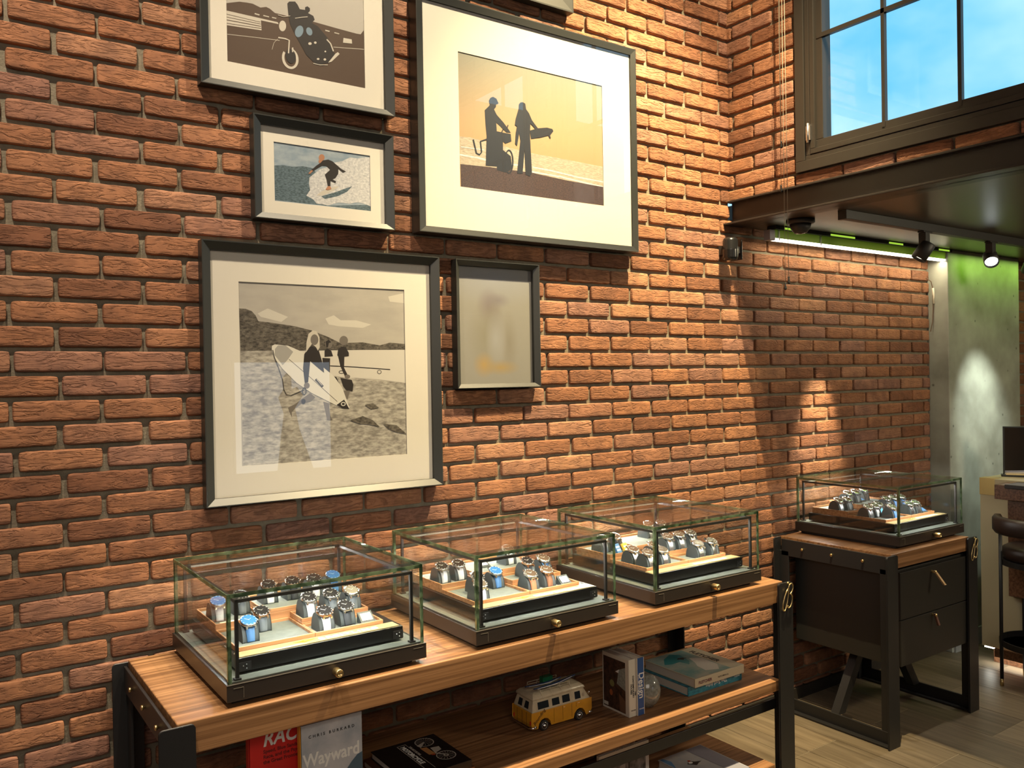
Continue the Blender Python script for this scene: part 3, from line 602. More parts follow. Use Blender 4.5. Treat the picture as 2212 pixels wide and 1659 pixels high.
# per case: (tray level 0 front /1 middle /2 back, x, y, strap, bezel, dial, metal) in case coordinates
WL = [
 [(0, .106, .165, 'blue', 'blue', 'blue', 'steel'), (0, .163, .236, 'grey', 'black', 'bronze', 'gold'), (0, .301, .128, 'white', 'black', 'bronze', 'gold'), (0, .370, .146, 'black', 'black', 'black', 'steel'),
  (1, .081, .357, 'white', 'blue', 'white', 'steel'), (1, .153, .385, 'grey', 'black', 'white', 'steel'), (1, .300, .240, 'white', 'black', 'white', 'steel'), (1, .367, .241, 'grey', 'black', 'white', 'steel'), (1, .428, .235, 'grey', 'silver', 'white', 'steel'),
  (2, .238, .395, 'white', 'black', 'bronze', 'gold'), (2, .310, .394, 'black', 'black', 'bronze', 'gold'), (2, .373, .382, 'white', 'black', 'black', 'steel'), (2, .436, .389, 'blue', 'blue', 'ice', 'steel')],
 [(0, .091, .120, 'white', 'silver', 'blue', 'steel'), (0, .140, .212, 'grey', 'black', 'black', 'steel'), (0, .222, .232, 'blue', 'blue', 'blue', 'steel'), (0, .288, .130, 'tan', 'silver', 'black', 'steel'), (0, .362, .142, 'brown', 'silver', 'white', 'gold'),
  (1, .087, .344, 'white', 'black', 'black', 'steel'), (1, .151, .346, 'white', 'black', 'black', 'steel'), (1, .348, .230, 'black', 'black', 'bronze', 'gold'), (1, .416, .230, 'blue', 'silver', 'white', 'steel'),
  (2, .370, .374, 'white', 'silver', 'black', 'steel')],
 [(0, .092, .205, 'steel', 'silver', 'black', 'steel'), (0, .092, .128, 'steel', 'silver', 'white', 'steel'), (0, .203, .215, 'steel', 'silver', 'black', 'steel'), (0, .165, .132, 'steel', 'silver', 'blue', 'steel'), (0, .348, .130, 'steel', 'silver', 'white', 'steel'), (0, .418, .128, 'steel', 'silver', 'white', 'steel'),
  (1, .092, .372, 'steel', 'silver', 'bronze', 'steel'), (1, .155, .372, 'black', 'silver', 'bronze', 'steel'), (1, .302, .240, 'steel', 'silver', 'bronze', 'steel'), (1, .362, .240, 'steel', 'silver', 'white', 'steel'), (1, .425, .240, 'steel', 'silver', 'ice', 'steel'),
  (2, .368, .412, 'steel', 'silver', 'bronze', 'gold'), (2, .430, .405, 'steel', 'silver', 'white', 'steel')],
 [(0, .085, .205, 'steel', 'silver', 'black', 'steel'), (0, .140, .205, 'white', 'silver', 'white', 'steel'), (0, .200, .225, 'cyan', 'silver', 'ice', 'steel'), (0, .165, .135, 'blue', 'silver', 'blue', 'steel'), (0, .315, .140, 'steel', 'silver', 'black', 'steel'), (0, .370, .140, 'steel', 'silver', 'black', 'steel'),
  (1, .080, .355, 'steel', 'silver', 'black', 'steel'), (1, .140, .350, 'grey', 'silver', 'white', 'steel'), (1, .292, .240, 'grey', 'silver', 'white', 'steel'), (1, .350, .240, 'blue', 'silver', 'white', 'steel'), (1, .415, .240, 'blue', 'silver', 'blue', 'steel'),
  (2, .222, .400, 'steel', 'silver', 'white', 'steel'), (2, .285, .400, 'grey', 'silver', 'white', 'steel'), (2, .385, .420, 'steel', 'silver', 'black', 'steel')],
]
LEVN = ['front row', 'middle row', 'back row']
DLN = {'white': 'white', 'black': 'black', 'blue': 'blue', 'bronze': 'bronze', 'ice': 'pale blue'}
first_c = True
for ci, ws_ in enumerate(WL):
    cx, cy, cz = CASES[ci][0]
    for lv in (0, 1, 2):
        row = sorted([q for q in ws_ if q[0] == lv], key=lambda q: q[1])
        for k, (_, x, y, st, bz, dl, mt) in enumerate(row):
            z = cz + ZL[lv] + .0032
            where = f'{ORD[k]} in {LEVN[lv]}, {CN[ci]}'
            loc = (cx + x, cy + y + .009, z)
            p = watch_proto(st, bz, dl, mt)
            lb = f'{DLN[dl]} dial watch on {CP_LABEL[st]}, {where}'.replace('leather ', '').replace('pale blue', 'bluish')
            if not p[1]: o = p[0]; o.location = loc; o['label'] = lb; o['group'] = 'watches in the display cases'; p[1] = True
            else: dup(p[0], loc, None, lb, 'watches in the display cases')
            if first_c: q = cush_proto; q.name = 'watch_cushion'; first_c = False
            else: q = cush_proto.copy(); COL.objects.link(q)
            q.location = loc; tag(q, f'charcoal arched cushion, {where}', 'cushion', 'cushions under the watches')
# --- little framed cards, place cards
def card(loc, tilt, scr, label, sx=.042, sy=.040):
    o = thing('info_stand', label, 'stand', loc, 0, 'little info stands in the cases'); h = sy * math.sin(tilt)
    MB().prism([(0, 0), (sy * math.cos(tilt), 0), (sy * math.cos(tilt), h), (0, .004)], 0, -sx / 2, sx / 2, CUSH).make('stand_body', o, bev=.0006, seg=1)
    M = Matrix.Translation((0, 0, .0042)) @ Matrix.Rotation(math.atan2(h - .004, sy * math.cos(tilt)), 4, 'X')
    MB().box((-sx / 2 + .004, .005, 0), (sx / 2 - .004, sy - .008, .0008), BZ['black'], M).make('stand_frame', o)
    MB().box((-sx / 2 + .006, .006, .0008), (sx / 2 - .006, sy - .010, .0014), scr, M).make('info_card', o); return o
SCR = pm('pale_printed_card', (.55, .66, .80), .3, var=(60, (.82, .86, .92), (1, 1, 1)))
def cl(ci, x, y, lv): c = CASES[ci][0]; return (c[0] + x, c[1] + y, c[2] + ZL[lv] + .0032)
card(cl(0, .424, .112, 0), .75, SCR, f'small framed info card on grey wedge, front right in the {CN[0]}')
card(cl(1, .420, .110, 0), .75, SCR, f'small framed info card on grey wedge, front right in the {CN[1]}')
card(cl(1, .275, .372, 2), .5, SCR, f'low framed info card on grey wedge, back tray of the {CN[1]}')
card(cl(3, .425, .120, 0), .6, COLS['blue'], f'blue info card on grey wedge, front right in the {CN[3]}')
card(cl(3, .335, .385, 2), .5, COLS['blue'], f'blue info card on grey wedge, back tray of the {CN[3]}')
PC = pm('cream_card', (.86, .80, .62), .5)
for ci, x, y, lv, sx in ((0, .112, .305, 1, .075), (1, .302, .108, 0, .05), (3, .10, .108, 0, .07)):
    o = MB().box((-sx / 2, 0, 0), (sx / 2, .014, .003), PC).make('place_card', loc=cl(ci, x, y, lv), bev=.0005, seg=1); tag(o, f'small cream place card lying at tray edge in the {CN[ci]}', 'card', 'cream place cards')
for k, (x, y, cc, nn) in enumerate(((.128, .318, COLS['blue'], 'blue and white'), (.160, .310, pm('yellow_card', (.85, .55, .05), .5), 'yellow'))):
    o = MB().box((-.014, -.004, 0), (.014, .004, .036), cc).box((-.011, -.0045, .008), (.011, -.004, .014), PC).box((-.011, -.0045, .020), (.011, -.004, .026), PC).make('small_booklet', loc=cl(2, x, y, 1), rot=(-.5, 0, .25), bev=.0004, seg=1)
    tag(o, f'tiny {nn} booklet propped among steel watches in the {CN[2]}', 'booklet')
o = MB().box((-.012, 0, 0), (.012, .016, .008), pm('yellow_card', (.85, .55, .05), .5)).make('yellow_token', loc=cl(2, .118, .165, 0), bev=.001); tag(o, f'small yellow block between the front watches in the {CN[2]}', 'token')
# ================================================================== PICTURES ON THE WALL
for n_, c_ in (('p_dark', (.075, .045, .028)), ('p_black', (.018, .014, .013)), ('p_pale', (.56, .52, .44)), ('p_blue', (.18, .26, .33)), ('p_skin', (.42, .20, .11)), ('p_night', (.012, .016, .028)),
               ('p_light', (.62, .59, .52)), ('p_mid', (.16, .14, .12)), ('p_board', (.68, .66, .58))): pm(n_, c_, .6)
pm('p_wave', (.035, .065, .075), .6, var=(120, (.14, .20, .24), (1, 1, 3))); pm('p_foam', (.70, .70, .68), .6, var=(110, (.42, .43, .45), (1, 1, 1.4)))
pm('p_sea', (.30, .25, .19), .6, var=(60, (.50, .45, .36), (1, 1, 8))); pm('p_sand', (.030, .022, .028), .6, var=(150, (.085, .05, .05), (1, 1, 2)))
pm('p_hill', (.030, .025, .020), .6, var=(90, (.17, .15, .12), (1, 1, 2))); pm('p_beach', (.52, .49, .42), .6, var=(38, (.20, .185, .16), (1, 1, 2.6))); pm('p_cloud', (.60, .57, .49), .6)
pm('p_pad', (.36, .35, .32), .6)
PSKY = {1: grad_mat('p_sky_sepia', 2.58, 2.92, (.42, .39, .34), (.50, .47, .42)), 2: pm('p_sky_surf', (.20, .28, .35), .6, var=(18, (.36, .42, .46), (1, 1, 2))),
        3: grad_mat('p_sky_sunset', 2.29, 2.77, (.46, .27, .13), (.26, .26, .21), (.5, (.41, .29, .165))), 4: pm('p_sky_grey', (.47, .44, .38), .6, var=(7, (.40, .375, .33), (1, 1, 3)))}
PICS = {
1: [
 ('p_dark', [(0.7806,2.7593), (0.8202,2.7731), (0.8439,2.7759), (0.8617,2.7766), (0.8856,2.7704), (0.904,2.7768), (0.9161,2.7737), (0.9313,2.7643), (0.9717,2.764), (1.0644,2.7652), (1.1405,2.7619), (1.2087,2.7595), (1.2243,2.7607), (1.2386,2.7773), (1.2372,2.5796), (0.7807,2.5826)]),
 ('p_pale', [(0.7802,2.7368), (0.94,2.7371), (0.943,2.7317), (0.8864,2.7309), (0.8879,2.7), (0.7808,2.6924)]),
 ('p_dark', [(0.7798,2.7248), (0.8845,2.7237), (0.885,2.7255), (0.7802,2.7266)]),
 ('p_dark', [(0.7796,2.716), (0.886,2.718), (0.8864,2.7199), (0.78,2.7178)]),
 ('p_dark', [(0.7794,2.7069), (0.8858,2.7108), (0.8863,2.7133), (0.7799,2.7093)]),
 ('p_dark', [(0.7793,2.697), (0.8867,2.7048), (0.887,2.7066), (0.7796,2.6988)]),
 ('p_pale', [(0.7816,2.6642), (0.8596,2.6723), (0.945,2.6801), (0.9452,2.6817), (0.8598,2.6738), (0.7818,2.6657)]),
 ('p_pale', [(1.1257,2.6967), (1.2373,2.712), (1.2374,2.7137), (1.1259,2.6983)]),
 ('p_pale', [(0.8666,2.7455), (0.8816,2.7445), (0.8827,2.7482), (0.8677,2.7492)]),
 ('p_pale', [(0.8939,2.7461), (0.9121,2.7458), (0.9129,2.7489), (0.8947,2.7492)]),
 ('p_pale', [(0.9214,2.7464), (0.9352,2.7466), (0.936,2.7497), (0.9221,2.7495)]),
 ('p_pale', [(1.0701,2.7439), (1.08,2.7439), (1.0808,2.7471), (1.0709,2.7471)]),
 ('p_pale', [(1.098,2.7445), (1.1129,2.744), (1.114,2.7479), (1.0991,2.7483)]),
 ('p_pale', [(1.1297,2.7439), (1.1465,2.7435), (1.1474,2.7467), (1.1306,2.7471)]),
 ('p_pale', [(1.1619,2.7351), (1.191,2.7366), (1.1924,2.7226), (1.1599,2.7189)]),
 ('p_black', [(0.9725,2.8036), (0.9789,2.8112), (0.9979,2.8157), (1.0057,2.8084), (1.0134,2.795), (1.031,2.7967), (1.0312,2.8053), (1.0393,2.8103), (1.0473,2.806), (1.0472,2.7967), (1.0405,2.789), (1.0583,2.7839), (1.0629,2.7726), (1.0529,2.7604), (1.074,2.7534), (1.1063,2.7231), (1.1191,2.6946), (1.132,2.6721), (1.1114,2.6429), (1.065,2.6275), (1.033,2.652), (1.002,2.7007), (0.9806,2.7386), (0.9749,2.7708)]),
 ('p_pale', [(0.967,2.731), (0.9663,2.7256), (0.9645,2.7205), (0.9619,2.7162), (0.9586,2.7131), (0.955,2.7114), (0.9515,2.7115), (0.9483,2.7132), (0.9458,2.7164), (0.9443,2.7208), (0.9438,2.7259), (0.9445,2.7312), (0.9462,2.7363), (0.9488,2.7407), (0.9521,2.7438), (0.9557,2.7455), (0.9593,2.7454), (0.9624,2.7437), (0.9649,2.7406), (0.9665,2.7362)]),
 ('p_blue', [(1.0226,2.7222), (1.02,2.7162), (1.0164,2.7109), (1.0122,2.7068), (1.0078,2.7043), (1.0035,2.7037), (0.9999,2.705), (0.9972,2.708), (0.9958,2.7125), (0.9957,2.7181), (0.997,2.7241), (0.9996,2.7301), (1.0031,2.7354), (1.0073,2.7395), (1.0117,2.742), (1.016,2.7427), (1.0196,2.7414), (1.0223,2.7384), (1.0238,2.7338), (1.0239,2.7282)]),
 ('p_blue', [(1.0527,2.7362), (1.0539,2.7324), (1.0541,2.7284), (1.0532,2.7247), (1.0515,2.7215), (1.0489,2.7192), (1.0459,2.7181), (1.0426,2.7181), (1.0394,2.7194), (1.0366,2.7218), (1.0346,2.725), (1.0334,2.7288), (1.0332,2.7327), (1.034,2.7364), (1.0358,2.7396), (1.0383,2.7419), (1.0413,2.7431), (1.0446,2.743), (1.0478,2.7418), (1.0506,2.7394)]),
 ('p_pale', [(0.9845,2.6633), (0.9906,2.6611), (0.996,2.6573), (1.0004,2.6519), (1.0037,2.6454), (1.0056,2.638), (1.006,2.6302), (1.0049,2.6224), (1.0023,2.615), (0.9984,2.6085), (0.9935,2.6032), (0.9877,2.5993), (0.9815,2.5972), (0.9751,2.5969), (0.9689,2.5984), (0.9633,2.6016), (0.9584,2.6063), (0.9547,2.6124), (0.9523,2.6194), (0.9513,2.627), (0.9518,2.6348), (0.9537,2.6423), (0.9569,2.6492), (0.963,2.6453), (0.9608,2.6401), (0.9596,2.6345), (0.9594,2.6286), (0.9603,2.6228), (0.9621,2.6173), (0.9648,2.6126), (0.9683,2.6089), (0.9723,2.6063), (0.9767,2.605), (0.9812,2.605), (0.9855,2.6065), (0.9895,2.6092), (0.9928,2.6132), (0.9954,2.618), (0.9971,2.6235), (0.9977,2.6294), (0.9973,2.6353), (0.9959,2.641), (0.9935,2.6461), (0.9903,2.6502), (0.9864,2.6533), (0.9822,2.6552)]),
 ('p_black', [(0.9963,2.6454), (0.9972,2.6383), (0.9965,2.6311), (0.9942,2.6247), (0.9906,2.6196), (0.9859,2.6163), (0.9806,2.6152), (0.9754,2.6163), (0.9706,2.6196), (0.9668,2.6247), (0.9643,2.6311), (0.9633,2.6381), (0.964,2.6452), (0.9663,2.6516), (0.9699,2.6567), (0.9746,2.66), (0.9798,2.6612), (0.9851,2.6601), (0.9899,2.6569), (0.9937,2.6518)]),
 ('p_pale', [(0.9402,2.6868), (0.9634,2.6879), (0.9743,2.6867), (0.9709,2.6455), (0.9753,2.6462), (0.9786,2.6885), (0.9646,2.6922), (0.941,2.6911)]),
 ('p_pale', [(0.9849,2.6665), (0.9846,2.6519), (0.989,2.6528), (0.9893,2.6675)]),
 ('p_pale', [(0.9204,2.6469), (0.9269,2.6692), (0.9394,2.6838), (0.9386,2.6844), (0.9258,2.6695), (0.9192,2.647)]),
 ('p_pale', [(1.1064,2.6426), (1.1321,2.6769), (1.1406,2.684), (1.147,2.679), (1.1182,2.648)]),
 ('p_pale', [(1.1014,2.7161), (1.1142,2.7051), (1.1236,2.6823), (1.1274,2.6844), (1.1177,2.7077), (1.1044,2.7193)]),
 ('p_pale', [(1.0549,2.6291), (1.0779,2.6284), (1.1046,2.6336), (1.1046,2.6358), (1.0782,2.6306), (1.0555,2.6314)]),
 ('p_pale', [(1.0765,2.6484), (1.0762,2.6474), (1.0756,2.6464), (1.0745,2.6455), (1.0732,2.6448), (1.0718,2.6444), (1.0704,2.6443), (1.0691,2.6444), (1.0681,2.6449), (1.0675,2.6457), (1.0673,2.6466), (1.0675,2.6476), (1.0682,2.6486), (1.0692,2.6495), (1.0705,2.6502), (1.0719,2.6506), (1.0734,2.6507), (1.0746,2.6506), (1.0756,2.6501), (1.0763,2.6493)]),
 ('p_pale', [(1.0996,2.6515), (1.0994,2.6503), (1.0987,2.6491), (1.0976,2.6481), (1.0963,2.6473), (1.0949,2.6468), (1.0935,2.6467), (1.0922,2.647), (1.0912,2.6476), (1.0905,2.6485), (1.0903,2.6496), (1.0906,2.6509), (1.0913,2.652), (1.0923,2.6531), (1.0936,2.6539), (1.095,2.6543), (1.0965,2.6544), (1.0978,2.6542), (1.0988,2.6535), (1.0994,2.6526)]),
 ('p_pale', [(1.1001,2.6775), (1.1,2.6766), (1.0995,2.6757), (1.0988,2.675), (1.098,2.6744), (1.0971,2.6741), (1.0962,2.674), (1.0953,2.6743), (1.0947,2.6747), (1.0943,2.6754), (1.0941,2.6763), (1.0943,2.6772), (1.0948,2.678), (1.0954,2.6788), (1.0963,2.6794), (1.0972,2.6797), (1.0981,2.6798), (1.0989,2.6795), (1.0996,2.679), (1.1,2.6783)]),
 ('p_pale', [(1.0677,2.6993), (1.0674,2.6981), (1.0668,2.6969), (1.0657,2.6959), (1.0644,2.6951), (1.063,2.6946), (1.0616,2.6945), (1.0603,2.6948), (1.0593,2.6954), (1.0587,2.6963), (1.0585,2.6974), (1.0588,2.6986), (1.0594,2.6998), (1.0605,2.7008), (1.0617,2.7016), (1.0632,2.7021), (1.0646,2.7022), (1.0658,2.7019), (1.0668,2.7013), (1.0675,2.7004)]),
 ('p_pale', [(1.0509,2.6927), (1.0506,2.6913), (1.0498,2.6899), (1.0485,2.6887), (1.0468,2.6877), (1.045,2.6871), (1.0432,2.6869), (1.0416,2.6872), (1.0403,2.6879), (1.0395,2.6889), (1.0393,2.6902), (1.0396,2.6916), (1.0404,2.693), (1.0417,2.6942), (1.0434,2.6952), (1.0452,2.6958), (1.047,2.696), (1.0486,2.6957), (1.0499,2.695), (1.0507,2.694)]),
 ('p_pale', [(0.997,2.7611), (1.0194,2.7693), (1.0388,2.7752), (1.0386,2.7773), (1.0192,2.7713), (0.9967,2.7631)]),
 ('p_pale', [(0.9401,2.7589), (0.959,2.7571), (0.9813,2.7653), (0.981,2.767), (0.9591,2.7589), (0.9408,2.7607)]),
],
2: [
 ('p_wave', [(0.9203,2.2838), (0.9506,2.2887), (0.9786,2.2869), (1.0148,2.2936), (1.0488,2.2909), (1.0668,2.263), (1.0918,2.1748), (1.2518,2.1937), (1.2517,2.1725), (1.0651,2.1745), (0.9207,2.1746)]),
 ('p_foam', [(1.1217,2.3193), (1.1491,2.3268), (1.1771,2.3433), (1.2051,2.3432), (1.2335,2.3509), (1.2527,2.3535), (1.252,2.1885), (1.2247,2.1948), (1.2022,2.1977), (1.1741,2.1896), (1.1327,2.1892), (1.0972,2.1766), (1.0572,2.1783), (1.0468,2.1902), (1.0234,2.2002), (1.0369,2.2193), (1.0333,2.2389), (1.035,2.2591), (1.0511,2.2736), (1.0727,2.2914), (1.0942,2.2992)]),
 ('p_wave', [(1.0736,2.2032), (1.1252,2.2228), (1.1584,2.2381), (1.1836,2.2487), (1.1637,2.2271), (1.1304,2.2094), (1.0868,2.1958)]),
 ('p_pale', [(1.0577,2.204), (1.0739,2.2184), (1.0956,2.2297), (1.1201,2.2401), (1.1365,2.242), (1.1171,2.227), (1.0817,2.2071)]),
 ('p_skin', [(1.0882,2.3308), (1.0876,2.3275), (1.0861,2.3243), (1.0838,2.3217), (1.0809,2.3198), (1.0778,2.3188), (1.0746,2.3189), (1.0718,2.3201), (1.0696,2.3221), (1.0682,2.3249), (1.0678,2.3281), (1.0684,2.3315), (1.0699,2.3346), (1.0722,2.3373), (1.075,2.3392), (1.0782,2.3401), (1.0813,2.34), (1.0841,2.3389), (1.0863,2.3368), (1.0877,2.3341)]),
 ('p_skin', [(1.082,2.3179), (1.0816,2.3156), (1.0805,2.3135), (1.0788,2.3117), (1.0767,2.3105), (1.0744,2.3098), (1.0721,2.3099), (1.07,2.3106), (1.0684,2.3119), (1.0674,2.3138), (1.067,2.3159), (1.0675,2.3181), (1.0685,2.3203), (1.0702,2.322), (1.0723,2.3233), (1.0747,2.324), (1.077,2.3239), (1.079,2.3232), (1.0807,2.3219), (1.0817,2.32)]),
 ('p_black', [(1.0813,2.3203), (1.1001,2.3259), (1.1149,2.3222), (1.1257,2.3147), (1.1459,2.3007), (1.1623,2.2946), (1.1512,2.2896), (1.1349,2.2993), (1.1346,2.2839), (1.1247,2.2687), (1.1138,2.2623), (1.1259,2.2586), (1.1244,2.2521), (1.1069,2.2564), (1.106,2.2392), (1.0971,2.2382), (1.0934,2.2586), (1.0879,2.2751), (1.1062,2.2931), (1.0943,2.3038), (1.0782,2.3027), (1.0487,2.2829), (1.0408,2.2836), (1.0596,2.3011), (1.0744,2.3123)]),
 ('p_skin', [(1.0408,2.2836), (1.0481,2.2828), (1.0379,2.272), (1.0313,2.2712)]),
 ('p_skin', [(1.0971,2.2387), (1.106,2.2397), (1.1096,2.2313), (1.0982,2.2257), (1.0888,2.2271)]),
],
3: [
 ('p_sea', [(1.5877,2.4677), (1.6324,2.4699), (1.6993,2.4656), (1.8171,2.4565), (1.9034,2.4509), (2.0768,2.4491), (2.2637,2.445), (2.2652,2.3623), (1.5895,2.3633)]),
 ('p_foam', [(1.5877,2.3993), (1.6635,2.3983), (1.7452,2.392), (1.8583,2.395), (1.8593,2.4009), (1.7465,2.3978), (1.665,2.4041), (1.5889,2.405)]),
 ('p_foam', [(1.909,2.3959), (2.0058,2.3932), (2.1296,2.3841), (2.2633,2.3813), (2.2648,2.387), (2.1312,2.3897), (2.0074,2.3987), (1.9103,2.4013)]),
 ('p_foam', [(1.9049,2.3774), (2.0359,2.3755), (2.2626,2.3602), (2.2646,2.3666), (2.0376,2.3816), (1.9063,2.3834)]),
 ('p_foam', [(1.5918,2.4288), (1.6916,2.4315), (1.6922,2.435), (1.5924,2.4322)]),
 ('p_sand', [(1.5896,2.3689), (1.7179,2.3742), (1.9019,2.377), (2.0751,2.368), (2.2653,2.3636), (2.2645,2.2894), (1.5905,2.2872)]),
 ('p_night', [(1.716,2.6161), (1.7231,2.6281), (1.7349,2.6336), (1.7493,2.6293), (1.7586,2.6137), (1.7475,2.6083), (1.7466,2.5984), (1.7381,2.5884), (1.7494,2.5703), (1.7768,2.5488), (1.8016,2.5249), (1.8112,2.5136), (1.7914,2.5118), (1.7625,2.5322), (1.7468,2.5412), (1.7483,2.5156), (1.7469,2.3807), (1.6975,2.3772), (1.7038,2.4861), (1.6994,2.5337), (1.6976,2.5789), (1.7142,2.5947), (1.7198,2.6014)]),
 ('p_night', [(1.7482,2.5099), (1.7795,2.5089), (1.8111,2.509), (1.8134,2.4821), (1.7857,2.4694), (1.7753,2.4766), (1.7747,2.4448), (1.8094,2.4264), (1.8156,2.3808), (1.787,2.3627), (1.7466,2.3663)]),
 ('p_night', [(1.8218,2.4077), (1.8207,2.3948), (1.8179,2.3827), (1.8137,2.3725), (1.8085,2.3649), (1.8026,2.3605), (1.7966,2.3598), (1.7909,2.3627), (1.7859,2.369), (1.7822,2.3782), (1.78,2.3896), (1.7794,2.4022), (1.7805,2.415), (1.7832,2.427), (1.7874,2.4373), (1.7926,2.4449), (1.7984,2.4494), (1.8044,2.4502), (1.8102,2.4474), (1.8151,2.4411), (1.8189,2.4319), (1.8212,2.4204), (1.8218,2.4077), (1.8154,2.4069), (1.815,2.4181), (1.8135,2.4283), (1.8109,2.4366), (1.8074,2.4422), (1.8034,2.4449), (1.7992,2.4443), (1.7951,2.4405), (1.7914,2.4339), (1.7885,2.4249), (1.7865,2.4143), (1.7857,2.403), (1.7861,2.3918), (1.7876,2.3817), (1.7902,2.3735), (1.7936,2.3677), (1.7976,2.365), (1.8018,2.3656), (1.8059,2.3693), (1.8096,2.3759), (1.8126,2.3849), (1.8145,2.3955), (1.8154,2.4069)]),
 ('p_night', [(1.6426,2.4635), (1.6551,2.4159), (1.6717,2.411), (1.6832,2.4234), (1.6791,2.4616), (1.7073,2.4728), (1.7054,2.4774), (1.6735,2.4628), (1.6772,2.4229), (1.6709,2.4159), (1.6607,2.4186), (1.6485,2.4655)]),
 ('p_night', [(1.7711,2.5067), (1.7778,2.5187), (1.7977,2.5304), (1.8014,2.5406), (1.7967,2.5409), (1.7944,2.5328), (1.7746,2.5211), (1.7668,2.5079)]),
 ('p_night', [(1.8503,2.6129), (1.8505,2.6258), (1.8579,2.6341), (1.8695,2.6366), (1.8795,2.6331), (1.8834,2.6126), (1.8963,2.6), (1.9097,2.5757), (1.9364,2.5503), (1.9288,2.542), (1.9021,2.5627), (1.899,2.521), (1.9056,2.3774), (1.8957,2.3615), (1.8762,2.3662), (1.873,2.4585), (1.8618,2.3679), (1.8366,2.366), (1.8549,2.491), (1.8498,2.5195), (1.8387,2.4683), (1.8303,2.4758), (1.834,2.5171), (1.8402,2.5413), (1.8303,2.5456), (1.8351,2.5696)]),
 ('p_night', [(1.8993,2.5352), (1.9348,2.5489), (1.9798,2.5588), (2.0061,2.5574), (2.0113,2.5498), (1.9981,2.5346), (1.9957,2.5307), (1.9985,2.5203), (1.9925,2.5206), (1.9867,2.5293), (1.949,2.5166), (1.9045,2.5053)]),
],
4: [
 ('p_cloud', [(1.0814,1.8064), (1.111,1.8183), (1.1344,1.8022), (1.1888,1.8035), (1.2442,1.7906), (1.2129,1.7786), (1.1281,1.7825), (1.0927,1.7873)]),
 ('p_cloud', [(1.3094,1.8875), (1.3759,1.9019), (1.3752,1.8667), (1.3154,1.8704)]),
 ('p_cloud', [(0.8586,1.8164), (0.8911,1.8333), (0.9562,1.8085), (0.9338,1.7919), (0.8691,1.8062)]),
 ('p_hill', [(0.8017,1.8304), (0.822,1.83), (0.8402,1.8238), (0.8522,1.811), (0.8608,1.7928), (0.9064,1.7886), (0.9779,1.7794), (1.0343,1.7669), (1.0919,1.7458), (1.133,1.7268), (1.2119,1.7304), (1.2742,1.7206), (1.3126,1.7302), (1.3743,1.7261), (1.3746,1.7062), (1.2114,1.7054), (0.9764,1.701), (0.8038,1.6993)]),
 ('p_light', [(0.9764,1.701), (1.3746,1.7062), (1.3742,1.5913), (1.2719,1.6046), (1.1972,1.6103), (1.0895,1.624), (0.9982,1.6685)]),
 ('p_beach', [(0.8033,1.7003), (0.9101,1.7008), (0.9984,1.6767), (1.0895,1.624), (1.1972,1.6086), (1.3742,1.5913), (1.3733,1.3449), (0.8058,1.3437)]),
 ('p_light', [(1.0701,1.6805), (1.1202,1.6821), (1.1802,1.6765), (1.2604,1.6621), (1.3206,1.6444), (1.3105,1.6243), (1.2468,1.6107), (1.1487,1.6121), (1.072,1.627)]),
 ('p_black', [(1.0683,1.6783), (1.0952,1.6771), (1.0931,1.6284), (1.07,1.6463)]),
 ('p_black', [(1.0946,1.6505), (1.1795,1.6461), (1.3119,1.6364), (1.3123,1.6399), (1.1798,1.6494), (1.0949,1.6539)]),
 ('p_black', [(1.0941,1.6212), (1.1159,1.6153), (1.1233,1.5985), (1.1155,1.5947), (1.098,1.6084)]),
 ('p_black', [(1.1442,1.6312), (1.1438,1.6296), (1.1426,1.6282), (1.1406,1.627), (1.1382,1.6262), (1.1354,1.6257), (1.1325,1.6258), (1.1297,1.6263), (1.1273,1.6271), (1.1255,1.6284), (1.1243,1.6298), (1.1239,1.6314), (1.1244,1.633), (1.1256,1.6344), (1.1275,1.6356), (1.1299,1.6364), (1.1327,1.6368), (1.1356,1.6368), (1.1384,1.6363), (1.1408,1.6355), (1.1427,1.6342), (1.1439,1.6328), (1.1442,1.6312), (1.1418,1.6312), (1.1415,1.6322), (1.1406,1.633), (1.1392,1.6338), (1.1373,1.6343), (1.1352,1.6346), (1.133,1.6346), (1.1309,1.6344), (1.129,1.6339), (1.1276,1.6332), (1.1266,1.6323), (1.1263,1.6314), (1.1266,1.6304), (1.1275,1.6296), (1.1289,1.6288), (1.1308,1.6283), (1.1329,1.628), (1.1351,1.628), (1.1372,1.6282), (1.1391,1.6287), (1.1406,1.6294), (1.1415,1.6303), (1.1418,1.6312)]),
 ('p_black', [(1.2794,1.6304), (1.279,1.6284), (1.278,1.6266), (1.2764,1.6252), (1.2744,1.6241), (1.2722,1.6236), (1.2698,1.6236), (1.2676,1.6242), (1.2657,1.6253), (1.2642,1.6268), (1.2632,1.6286), (1.2629,1.6305), (1.2633,1.6325), (1.2643,1.6342), (1.2659,1.6357), (1.2679,1.6367), (1.2701,1.6373), (1.2724,1.6373), (1.2747,1.6367), (1.2766,1.6356), (1.2781,1.6341), (1.2791,1.6323), (1.2794,1.6304), (1.2775,1.6304), (1.2772,1.6318), (1.2765,1.6332), (1.2754,1.6343), (1.2739,1.6351), (1.2721,1.6356), (1.2703,1.6356), (1.2686,1.6352), (1.2671,1.6344), (1.2659,1.6333), (1.2651,1.632), (1.2648,1.6305), (1.2651,1.6291), (1.2658,1.6277), (1.2669,1.6266), (1.2684,1.6258), (1.2701,1.6253), (1.2719,1.6253), (1.2737,1.6257), (1.2752,1.6265), (1.2764,1.6276), (1.2772,1.6289), (1.2775,1.6304)]),
